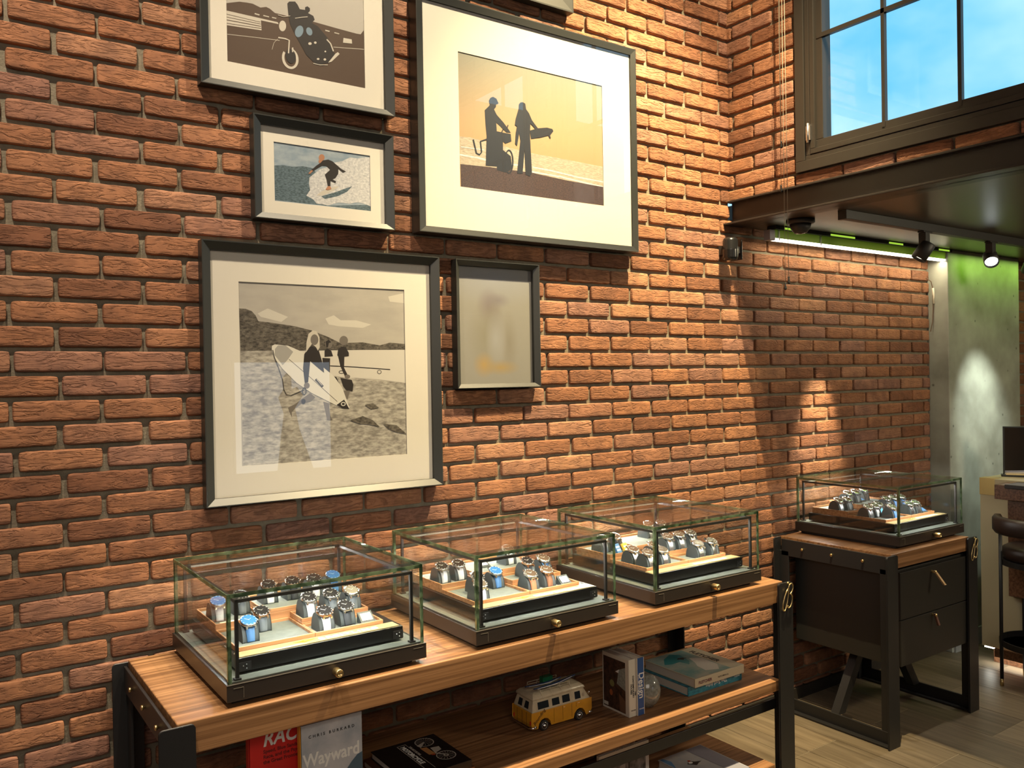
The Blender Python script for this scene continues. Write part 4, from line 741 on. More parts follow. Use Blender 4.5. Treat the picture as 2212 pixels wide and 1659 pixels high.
 ('p_mid', [(1.1044,1.7238), (1.1037,1.7193), (1.1017,1.7153), (1.0988,1.7121), (1.0952,1.71), (1.0912,1.7093), (1.0872,1.7099), (1.0836,1.712), (1.0808,1.7151), (1.0791,1.7191), (1.0786,1.7235), (1.0793,1.728), (1.0812,1.732), (1.0841,1.7352), (1.0877,1.7373), (1.0917,1.7381), (1.0957,1.7374), (1.0993,1.7354), (1.1021,1.7322), (1.1038,1.7282)]),
 ('p_black', [(1.0811,1.7319), (1.0917,1.7381), (1.1004,1.7293), (1.0915,1.7264), (1.0883,1.7126), (1.0824,1.7125)]),
 ('p_black', [(1.0764,1.7014), (1.0853,1.7098), (1.0998,1.7015), (1.1054,1.6838), (1.076,1.6816)]),
 ('p_mid', [(1.1589,1.7355), (1.1581,1.7306), (1.1559,1.7262), (1.1525,1.7227), (1.1482,1.7204), (1.1436,1.7196), (1.139,1.7204), (1.1348,1.7226), (1.1316,1.726), (1.1296,1.7303), (1.1289,1.7351), (1.1298,1.74), (1.132,1.7444), (1.1353,1.7479), (1.1396,1.7501), (1.1442,1.751), (1.1488,1.7503), (1.153,1.7481), (1.1562,1.7447), (1.1583,1.7403)]),
 ('p_black', [(1.1203,1.6877), (1.1236,1.7072), (1.1357,1.7157), (1.1507,1.713), (1.1612,1.6951), (1.1609,1.6838), (1.1452,1.6821), (1.1433,1.6458), (1.1561,1.6204), (1.1458,1.6177), (1.1303,1.6514), (1.1237,1.6821)]),
 ('p_mid', [(1.1644,1.6164), (1.1639,1.6143), (1.1625,1.6124), (1.1604,1.611), (1.1576,1.61), (1.1546,1.6098), (1.1517,1.6101), (1.149,1.6111), (1.1469,1.6126), (1.1456,1.6145), (1.1452,1.6166), (1.1457,1.6187), (1.1471,1.6205), (1.1492,1.622), (1.1519,1.6229), (1.1549,1.6232), (1.1579,1.6229), (1.1606,1.6219), (1.1627,1.6203), (1.164,1.6185)]),
 ('p_black', [(1.1295,1.6124), (1.1697,1.605), (1.1754,1.5892), (1.172,1.5667), (1.1508,1.57), (1.1391,1.5843)]),
 ('p_mid', [(1.1388,1.5703), (1.1629,1.5697), (1.1545,1.5435), (1.1461,1.5438)]),
 ('p_mid', [(1.0246,1.5658), (1.0415,1.5506), (1.024,1.5374), (0.9955,1.5328), (0.9728,1.5173), (0.9625,1.5069), (0.9622,1.4907), (0.9506,1.5208), (0.973,1.5308), (0.9958,1.5464)]),
 ('p_mid', [(1.069,1.536), (1.0876,1.5299), (1.0916,1.491), (1.0995,1.4751), (1.0807,1.4759), (1.0765,1.5026)]),
 ('p_board', [(0.901,1.706), (0.9023,1.7167), (0.9116,1.721), (0.9544,1.7171), (0.9988,1.6984), (1.0552,1.6601), (1.107,1.6182), (1.136,1.5787), (1.16,1.5119), (1.1347,1.5117), (1.0877,1.5354), (1.0303,1.5645), (0.9799,1.5983), (0.9364,1.6419), (0.9097,1.6768)]),
 ('p_pad', [(0.9113,1.7061), (0.9214,1.7179), (0.9461,1.7181), (0.9707,1.6978), (0.9535,1.6741), (0.9355,1.6553), (0.9099,1.6874)]),
 ('p_hill', [(0.9558,1.6734), (1.0306,1.6104), (1.1166,1.5339), (1.1178,1.5352), (1.0318,1.6116), (0.9569,1.6747)]),
 ('p_black', [(1.1141,1.5235), (1.1412,1.5405), (1.1587,1.5097), (1.1347,1.5117)]),
 ('p_board', [(1.1464,1.5258), (1.146,1.5239), (1.145,1.5222), (1.1434,1.5208), (1.1413,1.5199), (1.139,1.5194), (1.1366,1.5195), (1.1344,1.5201), (1.1324,1.5212), (1.1308,1.5227), (1.1299,1.5245), (1.1296,1.5264), (1.13,1.5282), (1.131,1.5299), (1.1326,1.5313), (1.1346,1.5323), (1.1369,1.5328), (1.1393,1.5327), (1.1416,1.5321), (1.1436,1.531), (1.1451,1.5295), (1.1461,1.5277), (1.1464,1.5258), (1.1434,1.5259), (1.1432,1.527), (1.1425,1.5281), (1.1416,1.5289), (1.1403,1.5296), (1.1388,1.5299), (1.1373,1.53), (1.1358,1.5297), (1.1345,1.5292), (1.1335,1.5283), (1.1328,1.5274), (1.1326,1.5263), (1.1328,1.5252), (1.1334,1.5241), (1.1344,1.5232), (1.1357,1.5226), (1.1371,1.5222), (1.1387,1.5222), (1.1401,1.5225), (1.1414,1.523), (1.1425,1.5238), (1.1431,1.5248), (1.1434,1.5259)]),
 ('p_black', [(1.0409,1.6066), (1.0653,1.5819), (1.0712,1.5872), (1.0468,1.6118)]),
 ('p_board', [(1.0466,1.6086), (1.0647,1.588), (1.0661,1.589), (1.0479,1.6097)]),
 ('p_black', [(1.0217,1.711), (1.0333,1.7166), (1.0561,1.7041), (1.0626,1.6821), (1.0713,1.6518), (1.0732,1.6297), (1.0521,1.6464), (1.0322,1.663), (1.0266,1.6674), (1.0184,1.6003), (1.007,1.5967), (1.0022,1.6441), (1.0071,1.6903)]),
 ('p_pale', [(1.0153,1.7284), (1.0226,1.7558), (1.0371,1.767), (1.0503,1.7645), (1.0598,1.7454), (1.0597,1.7124), (1.0531,1.7014), (1.0476,1.7123), (1.0334,1.7232), (1.0246,1.7122), (1.0129,1.6957)]),
 ('p_mid', [(1.0556,1.7371), (1.0548,1.7316), (1.0528,1.7267), (1.0498,1.7228), (1.0461,1.7203), (1.042,1.7194), (1.0379,1.7202), (1.0343,1.7227), (1.0314,1.7265), (1.0296,1.7314), (1.0291,1.7368), (1.0299,1.7422), (1.0318,1.7471), (1.0348,1.751), (1.0385,1.7535), (1.0426,1.7545), (1.0467,1.7537), (1.0504,1.7512), (1.0532,1.7474), (1.055,1.7425)]),
 ('p_mid', [(1.0234,1.5893), (1.0228,1.5863), (1.0214,1.5836), (1.0192,1.5814), (1.0165,1.5801), (1.0135,1.5797), (1.0105,1.5802), (1.0078,1.5817), (1.0057,1.5839), (1.0044,1.5866), (1.004,1.5897), (1.0045,1.5927), (1.006,1.5954), (1.0081,1.5975), (1.0109,1.5989), (1.0139,1.5993), (1.0168,1.5988), (1.0195,1.5973), (1.0216,1.5951), (1.0229,1.5923)]),
 ('p_black', [(0.9037,1.7032), (0.9077,1.6818), (0.9217,1.6444), (0.933,1.6096), (0.9368,1.5773), (0.9451,1.5615), (0.9598,1.5577), (0.9854,1.5674), (1.0053,1.575), (1.0045,1.5771), (0.9846,1.5694), (0.9594,1.5598), (0.9466,1.5631), (0.9389,1.5778), (0.9351,1.61), (0.9237,1.6451), (0.9097,1.6824), (0.9058,1.7036)]),
 ('p_black', [(1.0087,1.5389), (1.0083,1.5366), (1.0072,1.5345), (1.0055,1.5329), (1.0035,1.5319), (1.0012,1.5315), (0.9989,1.532), (0.9969,1.5331), (0.9953,1.5349), (0.9943,1.537), (0.994,1.5394), (0.9944,1.5417), (0.9955,1.5438), (0.9971,1.5454), (0.9992,1.5465), (1.0015,1.5468), (1.0037,1.5463), (1.0058,1.5452), (1.0074,1.5435), (1.0084,1.5413)]),
 ('p_black', [(1.0122,1.5715), (1.0118,1.5682), (1.0109,1.5651), (1.0094,1.5625), (1.0076,1.5607), (1.0056,1.5598), (1.0035,1.5599), (1.0015,1.5609), (0.9998,1.5628), (0.9985,1.5654), (0.9977,1.5685), (0.9974,1.5719), (0.9978,1.5752), (0.9987,1.5783), (1.0002,1.5809), (1.002,1.5827), (1.004,1.5836), (1.0061,1.5835), (1.0081,1.5825), (1.0098,1.5806), (1.0111,1.578), (1.0119,1.5749), (1.0122,1.5715), (1.0099,1.5716), (1.0097,1.5744), (1.0092,1.5769), (1.0083,1.579), (1.0071,1.5806), (1.0057,1.5814), (1.0043,1.5814), (1.0029,1.5807), (1.0016,1.5792), (1.0006,1.5771), (1,1.5746), (0.9997,1.5718), (0.9999,1.5691), (1.0004,1.5665), (1.0013,1.5644), (1.0025,1.5629), (1.0039,1.562), (1.0053,1.562), (1.0067,1.5627), (1.008,1.5642), (1.009,1.5663), (1.0096,1.5688), (1.0099,1.5716)]),
 ('p_hill', [(1.161,1.4714), (1.207,1.4836), (1.244,1.4678), (1.2687,1.4438), (1.2312,1.4541), (1.1942,1.4586)]),
 ('p_hill', [(1.2139,1.5203), (1.2451,1.525), (1.2668,1.5099), (1.2385,1.5052)]),
 ('p_hill', [(1.2816,1.4547), (1.3328,1.4465), (1.3727,1.4153), (1.3323,1.4233), (1.3004,1.4365)]),
],
}

def picture(k, x0, x1, z0, z1, px0, px1, pz0, pz1, t, ins, lip, label, mat=MATW, flat=False, fm=FRAMEM):
    """x0..z1 outer frame, px.. picture opening, t depth from the wall, ins moulding width, lip drop of the bevel"""
    p = thing('picture_frame', label, 'picture', ((x0 + x1) / 2, 0, z0)); ox, oz = (x0 + x1) / 2, z0
    X = lambda a: a - ox
    g = MB(); a = [(X(x0), z0 - oz), (X(x1), z0 - oz), (X(x1), z1 - oz), (X(x0), z1 - oz)]; b = [(X(x0 + ins), z0 + ins * .8 - oz), (X(x1 - ins), z0 + ins * .8 - oz), (X(x1 - ins), z1 - ins - oz), (X(x0 + ins), z1 - ins - oz)]
    for i in range(4):
        j = (i + 1) % 4; A, B, C_, D_ = a[i], a[j], b[j], b[i]
        f = lambda q, y: (q[0], y, q[1])
        c0 = [A[0] + (D_[0] - A[0]) * .12, A[1] + (D_[1] - A[1]) * .12]; c1 = [B[0] + (C_[0] - B[0]) * .12, B[1] + (C_[1] - B[1]) * .12]
        g.add([f(A, -.004), f(B, -.004), f(B, -t), f(A, -t), f(c0, -t), f(c1, -t), f(D_, -t + lip), f(C_, -t + lip), f(D_, -.004), f(C_, -.004)],
              [(0, 1, 2, 3), (3, 2, 5, 4), (4, 5, 7, 6), (6, 7, 9, 8), (8, 9, 1, 0)], fm)
    g.make('moulding', p)
    yg = -t + lip + .003; ym = yg + (.009 if lip > .01 else .005)
    m = MB(); u0, u1, v0, v1 = X(x0 + ins), X(x1 - ins), z0 + ins * .8 - oz, z1 - ins - oz; q0, q1, r0, r1 = X(px0), X(px1), pz0 - oz, pz1 - oz
    if mat:
        m.box((u0, ym, v0), (u1, ym + .002, r0), mat).box((u0, ym, r1), (u1, ym + .002, v1), mat).box((u0, ym, r0), (q0, ym + .002, r1), mat).box((q1, ym, r0), (u1, ym + .002, r1), mat); m.make('mat_board', p)
    m = MB().box((u0, yg, v0), (u1, yg + .0015, v1), PGLASS); m.make('glass_pane', p)
    return p, ym + .0024, ox, oz
def print_on(p, yp, ox, oz, k, px0, px1, pz0, pz1):
    g = MB(); g.box((px0 - ox - .003, yp, pz0 - oz - .003), (px1 - ox + .003, yp + .001, pz1 - oz + .003), PSKY[k])
    xa, xb, za, zb = px0, px1, pz0, pz1
    for i, (mn, pts) in enumerate(PICS[k]):
        y = yp - .00012 * (i + 1) / max(1, len(PICS[k]) / 12)
        pts = [(min(max(x, xa), xb), min(max(z, za), zb)) for x, z in pts]
        g.add([(x - ox, y, z - oz) for x, z in pts], [tuple(range(len(pts)))], MATS[mn])
    o = g.make('photo_print', p); return o
# gradients of the prints use object coordinates whose origin is the frame's lower edge
for nm, z0_ in (('p_sky_sepia', 2.496), ('p_sky_sunset', 2.113)):
    for n_ in MATS[nm].node_tree.nodes:
        if n_.type == 'MAP_RANGE': n_.inputs[1].default_value -= z0_; n_.inputs[2].default_value -= z0_
P = picture(1, .694, 1.334, 2.496, 3.004, .780, 1.236, 2.582, 2.918, .045, .028, .012, 'black framed sepia photograph of a motorcycle rider, top left of the wall'); print_on(*P, 1, .780, 1.236, 2.582, 2.918)
P = picture(2, .848, 1.326, 2.110, 2.431, .919, 1.249, 2.172, 2.358, .045, .026, .012, 'small black framed photograph of a surfer riding a foaming wave'); print_on(*P, 2, .919, 1.249, 2.172, 2.358)
P = picture(3, 1.413, 2.437, 2.113, 2.947, 1.586, 2.261, 2.288, 2.769, .060, .027, .004, 'large framed sunset photograph of two silhouettes with motorcycle and surfboard'); print_on(*P, 3, 1.586, 2.261, 2.288, 2.769)
P = picture(4, .686, 1.497, 1.231, 2.031, .801, 1.370, 1.345, 1.913, .045, .028, .014, 'large square framed black and white photograph of surfers walking on a beach'); print_on(*P, 4, .801, 1.370, 1.345, 1.913)
# small frame with a soft, hardly readable picture
SOFT = bpy.data.materials.new('soft_grey_print'); SOFT.use_nodes = True; t = SOFT.node_tree; bb = t.nodes['Principled BSDF']; bb.inputs['Roughness'].default_value = .7; l = t.links.new
tc = t.nodes.new('ShaderNodeTexCoord'); last = None
def blob(prev, cx, cz, sx, sz, col):
    mp = t.nodes.new('ShaderNodeMapping'); mp.vector_type = 'TEXTURE'; mp.inputs['Location'].default_value = (cx, 0, cz); mp.inputs['Scale'].default_value = (sx, 9, sz)
    gr = t.nodes.new('ShaderNodeTexGradient'); gr.gradient_type = 'SPHERICAL'; mx = t.nodes.new('ShaderNodeMix'); mx.data_type = 'RGBA'
    l(tc.outputs['Object'], mp.inputs[0]); l(mp.outputs[0], gr.inputs[0]); l(gr.outputs['Fac'], mx.inputs[0])
    if prev is None: mx.inputs[6].default_value = (.29, .28, .245, 1)
    else: l(prev, mx.inputs[6])
    mx.inputs[7].default_value = (*col, 1); return mx.outputs[2]
for a_ in ((0, .40, .30, .10, (.30, .31, .33)), (-.03, .30, .055, .075, (.20, .165, .175)), (.01, .325, .06, .03, (.21, .19, .20)), (-.01, .24, .05, .10, (.22, .20, .165)), (-.05, .19, .08, .14, (.25, .235, .18)), (.06, .17, .04, .13, (.24, .22, .175)),
           (0, .18, .05, .11, (.33, .33, .32)), (-.055, .085, .05, .05, (.40, .27, .10)), (.02, .075, .09, .03, (.36, .26, .11))): last = blob(last, *a_)
l(last, bb.inputs['Base Color'])
P5 = picture(5, 1.568, 1.938, 1.567, 2.031, 1.6, 1.9, 1.6, 2.0, .040, .020, .014, 'small black framed picture with a pale blurred print, right of the square beach photograph', mat=None)
MB().box((1.588 - P5[2], P5[1], .014), (1.918 - P5[2], P5[1] + .001, .446), SOFT).make('photo_print', P5[0])
P6 = picture(6, 1.50, 2.127, 3.032, 3.60, 1.60, 2.03, 3.13, 3.5, .040, .056, .004, 'black frame cut off at the top of the photo, above the sunset picture'); MB().box((1.59 - P6[2], P6[1], .09), (2.04 - P6[2], P6[1] + .001, .48), PSKY[4]).make('photo_print', P6[0])
# ================================================================== THINGS ON THE CONSOLE SHELVES
PAGE = pm('book_pages', (.62, .58, .50), .9, bump=(900, .5, (1, 1, 30)))
def book(name, label, w_, h_, d_, cov, loc, rot=(0, 0, 0), spine=None, cat='book', soft=False):
    """book standing: x thickness w_, y depth d_ (spine at y=0, facing -y), z height h_"""
    b = thing(name, label, cat, loc, 0); b.rotation_euler = rot; t = .0025
    MB().box((t, .004, .003), (w_ - t, d_ - .003, h_ - .003), PAGE).make('page_block', b)
    c = MB(); c.box((0, 0, 0), (t, d_, h_), cov).box((w_ - t, 0, 0), (w_, d_, h_), cov).box((t, 0, 0), (w_ - t, .003, h_), spine or cov); o = c.make('cover', b, bev=.0008, seg=1)
    return b, o
def flatbits(par, name, items, M):
    """small printed shapes: (material, polygon) laid on a cover plane"""
    g = MB()
    for i, (mm, pts) in enumerate(items): g.add([(x, y, .0002 + .00008 * i) for x, y in pts], [tuple(range(len(pts)))], mm, False, M)
    return g.make(name, par)
INK = pm('black_ink', (.02, .018, .018), .6); WHI = pm('white_ink', (.80, .79, .76), .6)
def disc(cx, cy, rx, ry, n=18): return [(cx + rx * math.cos(2 * PI * i / n), cy + ry * math.sin(2 * PI * i / n)) for i in range(n)]
def ringp(cx, cy, r, w_, n=20): return [(cx + r * math.cos(2 * PI * i / n), cy + r * math.sin(2 * PI * i / n)) for i in range(n + 1)] + [(cx + (r - w_) * math.cos(2 * PI * i / n), cy + (r - w_) * math.sin(2 * PI * i / n)) for i in range(n, -1, -1)]
# standing with cover to the room: local frame x along cover, y up
RED = pm('red_cover', (.62, .022, .018), .45); ORA = pm('orange_spine', (.75, .33, .03), .5)
def facing(name, label, w_, h_, th, cov, spine, loc, rz=0):
    b = thing(name, label, 'book', loc, rz)
    MB().box((.003, .003, .003), (w_ - .004, th - .003, h_ - .004), PAGE).make('page_block', b)
    c = MB(); c.box((0, 0, 0), (w_, .003, h_), cov).box((0, th - .003, 0), (w_, th, h_), cov); o = c.make('cover', b, bev=.0006, seg=1)
    MB().box((-.001, 0, 0), (.003, th, h_), spine).make('spine', b, bev=.001)
    return b, o
b, c = facing('book', 'red hardcover book standing behind the Wayward book on the middle shelf', .205, .290, .022, RED, RED, (.655, -.505, .4472))
M = MX((0, -.0002, 0), (1, 0, 0), (0, 0, 1))
text('RACE 2', .052, M @ Matrix.Translation((.035, .232, 0)), WHI, c, off=.0012, shear=.25, xs=.86)
for k, s_ in enumerate(('Speed, Blue Sands, Piece', 'Race, and the Psychology', 'the Great Frontier')): text(s_, .0125, M @ Matrix.Translation((.036, .214 - k * .0135, 0)), pm('dark_red_ink', (.14, .01, .01), .6), c, off=.0003)
flatbits(c, 'printed_figures', [(INK, [(x + .0 + u, v) for u, v in ((-.010, .05), (-.009, .10), (-.004, .125), (-.005, .150), (-.001, .168), (.004, .150), (.004, .125), (.009, .10), (.010, .05), (.004, .06), (0, .09), (-.004, .06))]) for x in (.058, .135)], M)
WAYC = pm('mountain_cover', (.34, .37, .42), .45, var=(7, (.62, .60, .62), (1, 1, 1)))
b, c = facing('book', 'grey mountain covered book titled Wayward standing on the middle shelf', .170, .276, .020, WAYC, ORA, (.773, -.548, .4472))
M = MX((0, -.0002, 0), (1, 0, 0), (0, 0, 1))
flatbits(c, 'printed_landscape', [(pm('slate_mountain', (.07, .12, .17), .5), [(.0, .0), (.17, .0), (.17, .170), (.155, .165), (.138, .150), (.125, .135), (.110, .118), (.085, .108), (.07, .085), (.045, .095), (.03, .085), (0, .10)]),
                                  (pm('pale_mist', (.45, .50, .56), .5), [(0, .06), (.04, .075), (.08, .07), (.12, .085), (.10, .05), (.04, .04), (0, .045)]), (ORA, [(.085, .078), (.165, .112), (.166, .109), (.087, .073)]), (ORA, [(.095, .05), (.10, .085), (.125, .098), (.14, .08), (.15, .05), (.14, .02), (.11, .02)])], M)
text('CHRIS BURKARD', .0105, M @ Matrix.Translation((.085, .240, 0)), INK, c, space=1.75, align='CENTER', off=.0002)
text('Wayward', .047, M @ Matrix.Translation((.084, .168, 0)), WHI, c, align='CENTER', off=.0010, xs=.84)
# open cover books standing spine out
CHW = pm('cream_cover', (.66, .62, .53), .5); NAVY = pm('blue_cover', (.025, .085, .27), .45)
b, c = book('book', 'cream book 100 Contemporary Houses standing beside the blue Design book', .033, .195, .135, CHW, (1.938, -.505, .4472))
M = MX((-.0002, .135, 0), (0, -1, 0), (0, 0, 1))
flatbits(c, 'cover_photo', [(pm('dark_house_photo', (.030, .018, .013), .5, var=(60, (.10, .05, .03), (1, 1, 1))), [(.006, .008), (.118, .008), (.118, .182), (.006, .182)]), (pm('grey_house_photo', (.20, .22, .20), .5, var=(90, (.34, .36, .32), (1, 1, 1))), [(.075, .10), (.118, .085), (.118, .165), (.085, .150)]),
                            (pm('olive_house_photo', (.24, .22, .08), .5), disc(.050, .095, .012, .012)), (pm('orange_house_photo', (.42, .12, .04), .5), disc(.045, .062, .008, .011)), (pm('brown_house_photo', (.16, .085, .05), .5), [(.085, .07), (.118, .05), (.118, .01), (.09, .01)]), (WHI, [(.068, .140), (.088, .152), (.084, .138)]), (CHW, [(.008, .012), (.030, .012), (.030, .024), (.008, .024)])], M)
Ms = MX((0, -.0002, 0), (0, 0, -1), (1, 0, 0))
for k, (s_, z_, x_) in enumerate((('100', .085, .0255), ('CONTEMPORARY', .140, .0165), ('HOUSES', .112, .0075))): text(s_, .0095, MX((x_, -.0004, z_ if k != 1 else .140), (0, 0, -1), (1, 0, 0)) , INK, c, off=.0002)
text('TASCHEN', .005, MX((.008, -.0004, .020), (1, 0, 0), (0, 0, 1)), INK, c)
b, c = book('book', 'thick blue book with Design in white letters down its spine', .033, .195, .135, CHW, (1.972, -.510, .4472), spine=NAVY)
text('Design', .034, MX((.008, -.0004, .146), (0, 0, -1), (1, 0, 0)), WHI, c, off=.0004, xs=.95)
text('of the 20th Century', .007, MX((.003, -.0004, .140), (0, 0, -1), (1, 0, 0)), WHI, c); text('TASCHEN', .0055, MX((.007, -.0004, .020), (1, 0, 0), (0, 0, 1)), WHI, c)
# glazed stone
STN = pm('speckled_grey_glaze', (.17, .175, .15), .12, coat=.6, var=(90, (.30, .31, .28), (1, 1, 1)))
g = MB(); pr = [(.0, .0)] + [(.050 * math.sin(PI * (k + .5) / 18) ** .82 * (1.0 - .10 * (k / 17.0)), .112 * (1 - math.cos(PI * (k + .5) / 18)) / 2) for k in range(18)] + [(0, .112)]
g.lathe([(.022, 0)] + pr[3:], STN, 40); o = g.make('stone_vase', loc=(2.062, -.462, .4472)); tag(o, 'glossy speckled grey egg shaped stone behind the blue Design book', 'ornament')
# lying books
ATL = pm('sea_spine', (.02, .13, .20), .4, var=(50, (.05, .30, .38), (1, 1, 3)))
def lying(name, label, sx, sy, th, cov, spine, loc, rz=0):
    b = thing(name, label, 'book', loc, rz)
    MB().box((.003, .003, .003), (sx - .004, sy - .004, th - .003), PAGE).make('page_block', b)
    c = MB(); c.box((0, 0, 0), (sx, sy, .003), cov).box((0, 0, th - .003), (sx, sy, th), cov); o = c.make('cover', b, bev=.0008, seg=1)
    s = MB().box((0, -.001, 0), (sx, .003, th), spine).make('spine', b, bev=.001); return b, o, s
b, c, s = lying('book', 'thick blue green book The Surf Atlas lying under the Fletcher book', .288, .245, .034, ATL, ATL, (2.235, -.492, .4472))
text('The Surf Atlas', .020, MX((.205, -.0014, .026), (-1, 0, 0), (0, 0, -1)), WHI, s, off=.0003); text('gestalten', .009, MX((.275, -.0014, .022), (-1, 0, 0), (0, 0, -1)), WHI, s)
FLC = pm('surf_cover', (.40, .42, .36), .4, var=(9, (.12, .30, .30), (1, 1.8, 1))); SANDC = pm('sand_cover', (.50, .46, .34), .45)
b, c, s = lying('book', 'large book with FLETCHER and surf photograph on top of The Surf Atlas', .263, .258, .032, SANDC, SANDC, (2.247, -.514, .4817))
M = MX((0, 0, .0322), (1, 0, 0), (0, 1, 0))
flatbits(c, 'cover_photo', [(FLC, [(.004, .004), (.195, .004), (.195, .254), (.004, .254)]), (pm('teal_water', (.03, .22, .24), .4), [(.02, .17), (.06, .215), (.12, .245), (.15, .22), (.13, .15), (.10, .12), (.09, .16), (.05, .16)]), (pm('pale_foam', (.60, .58, .52), .5), [(.10, .04), (.15, .02), (.185, .06), (.19, .14), (.15, .17), (.13, .12), (.11, .09)]), (INK, [(.10, .185), (.115, .195), (.135, .19), (.145, .175), (.13, .178), (.12, .168), (.112, .180)])], M)
text('FLETCHER', .030, MX((.218, .225, .0324), (0, -1, 0), (1, 0, 0)) @ Matrix.Translation((0, -.012, 0)), INK, c, off=.0006, xs=1.05)
text('FLETCHER', .015, MX((.018, -.0014, .010), (1, 0, 0), (0, 0, 1)), pm('wine_ink', (.12, .02, .04), .5), s, off=.0003); text('FLETCHER & Co', .008, MX((.12, -.0014, .012), (1, 0, 0), (0, 0, 1)), INK, s)
# motorcycle books
BRN = pm('brown_black_cover', (.045, .020, .012), .4, var=(6, (.14, .05, .02), (1, 1, 1)))
b, c, s = lying('book', 'brown book lying under the dark motorcycle book', .245, .235, .022, BRN, BRN, (1.060, -.53, .4472), .0)
text('MOTO', .012, MX((.20, .10, .0224), (0, -1, 0), (1, 0, 0)), WHI, c)
b, c, s = lying('book', 'dark book with a vintage motorcycle drawing lying on the middle shelf', .215, .225, .022, pm('near_black_cover', (.012, .008, .007), .4), pm('near_black_cover', (.012, .008, .007), .4), (1.080, -.530, .4697), .0)
M = MX((.0, .0, .0222), (1, 0, 0), (0, 1, 0)); LI = pm('line_grey', (.42, .38, .33), .6)
flatbits(c, 'motorcycle_drawing', [(LI, ringp(.170, .070, .030, .003)), (LI, ringp(.160, .185, .030, .003)), (LI, ringp(.170, .070, .008, .004)), (pm('copper_print', (.42, .20, .07), .5), [(.130, .100), (.150, .095), (.148, .150), (.128, .155)]), (LI, [(.150, .100), (.178, .112), (.182, .135), (.155, .140)]), (LI, [(.132, .155), (.128, .175), (.158, .188), (.160, .183)]), (LI, [(.148, .098), (.170, .073), (.173, .076), (.152, .102)]), (pm('red_print', (.35, .05, .02), .5), [(.135, .092), (.145, .088), (.147, .098), (.136, .100)])]
         + [(LI, [(.170 + .028 * math.cos(a), .070 + .028 * math.sin(a)), (.170 + .028 * math.cos(a + .05), .070 + .028 * math.sin(a + .05)), (.170, .070)]) for a in [k * PI / 8 for k in range(16)]] + [(LI, [(.160 + .028 * math.cos(a), .185 + .028 * math.sin(a)), (.160 + .028 * math.cos(a + .05), .185 + .028 * math.sin(a + .05)), (.160, .185)]) for a in [k * PI / 8 for k in range(16)]], M)
text('MOTORCYCLE', .021, MX((.082, .195, .0224), (0, -1, 0), (1, 0, 0)), WHI, c, off=.0006, xs=.95); text('THE ART OF THE', .009, MX((.106, .185, .0224), (0, -1, 0), (1, 0, 0)), LI, c)
flatbits(c, 'title_box', [(LI, q) for q in ([(.076, .205), (.078, .205), (.078, .02), (.076, .02)], [(.104, .205), (.1055, .205), (.1055, .02), (.104, .02)], [(.076, .203), (.1055, .203), (.1055, .205), (.076, .205)])], M)
# lower shelf
b, c = facing('book', 'white spiral bound black and white photo book standing on the lowest shelf', .235, .143, .012, pm('white_cover', (.66, .62, .56), .5), pm('white_cover', (.66, .62, .56), .5), (1.886, -.405, .1502))
M = MX((0, -.0002, 0), (1, 0, 0), (0, 0, 1)); GP = pm('grey_photo', (.05, .047, .044), .5, var=(45, (.30, .28, .26), (1, 1, .5)))
flatbits(c, 'cover_photo', [(GP, [(.040, .0), (.218, .0), (.218, .108), (.040, .108)]), (pm('light_photo', (.40, .38, .35), .5), [(.095, .0), (.12, .0), (.12, .09), (.095, .085)]), (INK, [(.135, .03), (.14, .03), (.14, .105), (.135, .105)]), (WHI, ringp(.105, .02, .018, .004))], M)
g = MB()
for k in range(14): g.box((.075 + k * .0075, .001, .140), (.078 + k * .0075, .011, .1455), PAGE)
g.make('torn_teeth', b)
SKC = pm('pale_skate_cover', (.50, .47, .42), .45, var=(8, (.30, .33, .38), (1, 1, 1)))
b, c, s = lying('book', 'pale book with a jumping skater on its cover lying on the lowest shelf', .225, .24, .030, SKC, pm('grey_cover_spine', (.13, .13, .14), .5), (2.205, -.603, .1502))
M = MX((0, 0, .0302), (1, 0, 0), (0, 1, 0))
flatbits(c, 'cover_photo', [(pm('blue_wash', (.10, .22, .40), .5), [(.005, .15), (.03, .20), (.02, .235), (.005, .235)]), (INK, [(.062, .150), (.085, .165), (.10, .150), (.125, .140), (.105, .135), (.085, .125), (.075, .138)]), (pm('red_print', (.35, .05, .02), .5), disc(.085, .165, .006, .006)), (WHI, disc(.080, .152, .009, .007)), (pm('grey_print', (.22, .22, .26), .5), [(.14, .235), (.22, .235), (.22, .0), (.15, .0)])], M)
for k, s_ in enumerate(('SKATE', 'THE', 'GIRL')): text(s_, .020, MX((.158 + .020 * k, .205, .0304), (0, -1, 0), (1, 0, 0)), WHI, c, off=.0004)
# --- toy camper van
van = thing('toy_van', 'yellow and cream toy camper van with surfboards on its roof, on the middle shelf', 'toy', (1.60, -.415, .4472), -.02)
YEL = pm('yellow_enamel', (.66, .31, .018), .32, coat=.4, var=(30, (.58, .26, .02), (1, 1, 1))); CRM = pm('cream_enamel', (.62, .54, .38), .35, coat=.3, var=(30, (.50, .42, .29), (1, 1, 1))); WIN = pm('dark_window', (.02, .025, .03), .1); TYR = pm('tyre_rubber', (.015, .014, .013), .7)
Lv, Wv = .243, .112
side = [(0.0, .016), (.020, .016), (.024, .030), (.034, .041), (.048, .045), (.062, .041), (.072, .030), (.076, .016), (.166, .016), (.170, .030), (.180, .041), (.193, .045), (.206, .041), (.216, .030), (.222, .016), (.236, .018), (.243, .030), (.243, .066), (-.002, .066), (-.003, .03)]
lo = MB(); lo.prism(side, 1, 0, Wv, YEL); o_lo = lo.make('lower_body', van, bev=.002)
ln = MB(); DKL = pm('panel_gap', (.10, .045, .01), .6)
for x in (.086, .122, .160, .178): ln.box((x, -.0004, .02 if x < .17 else .05), (x + .0008, 0, .066), DKL)
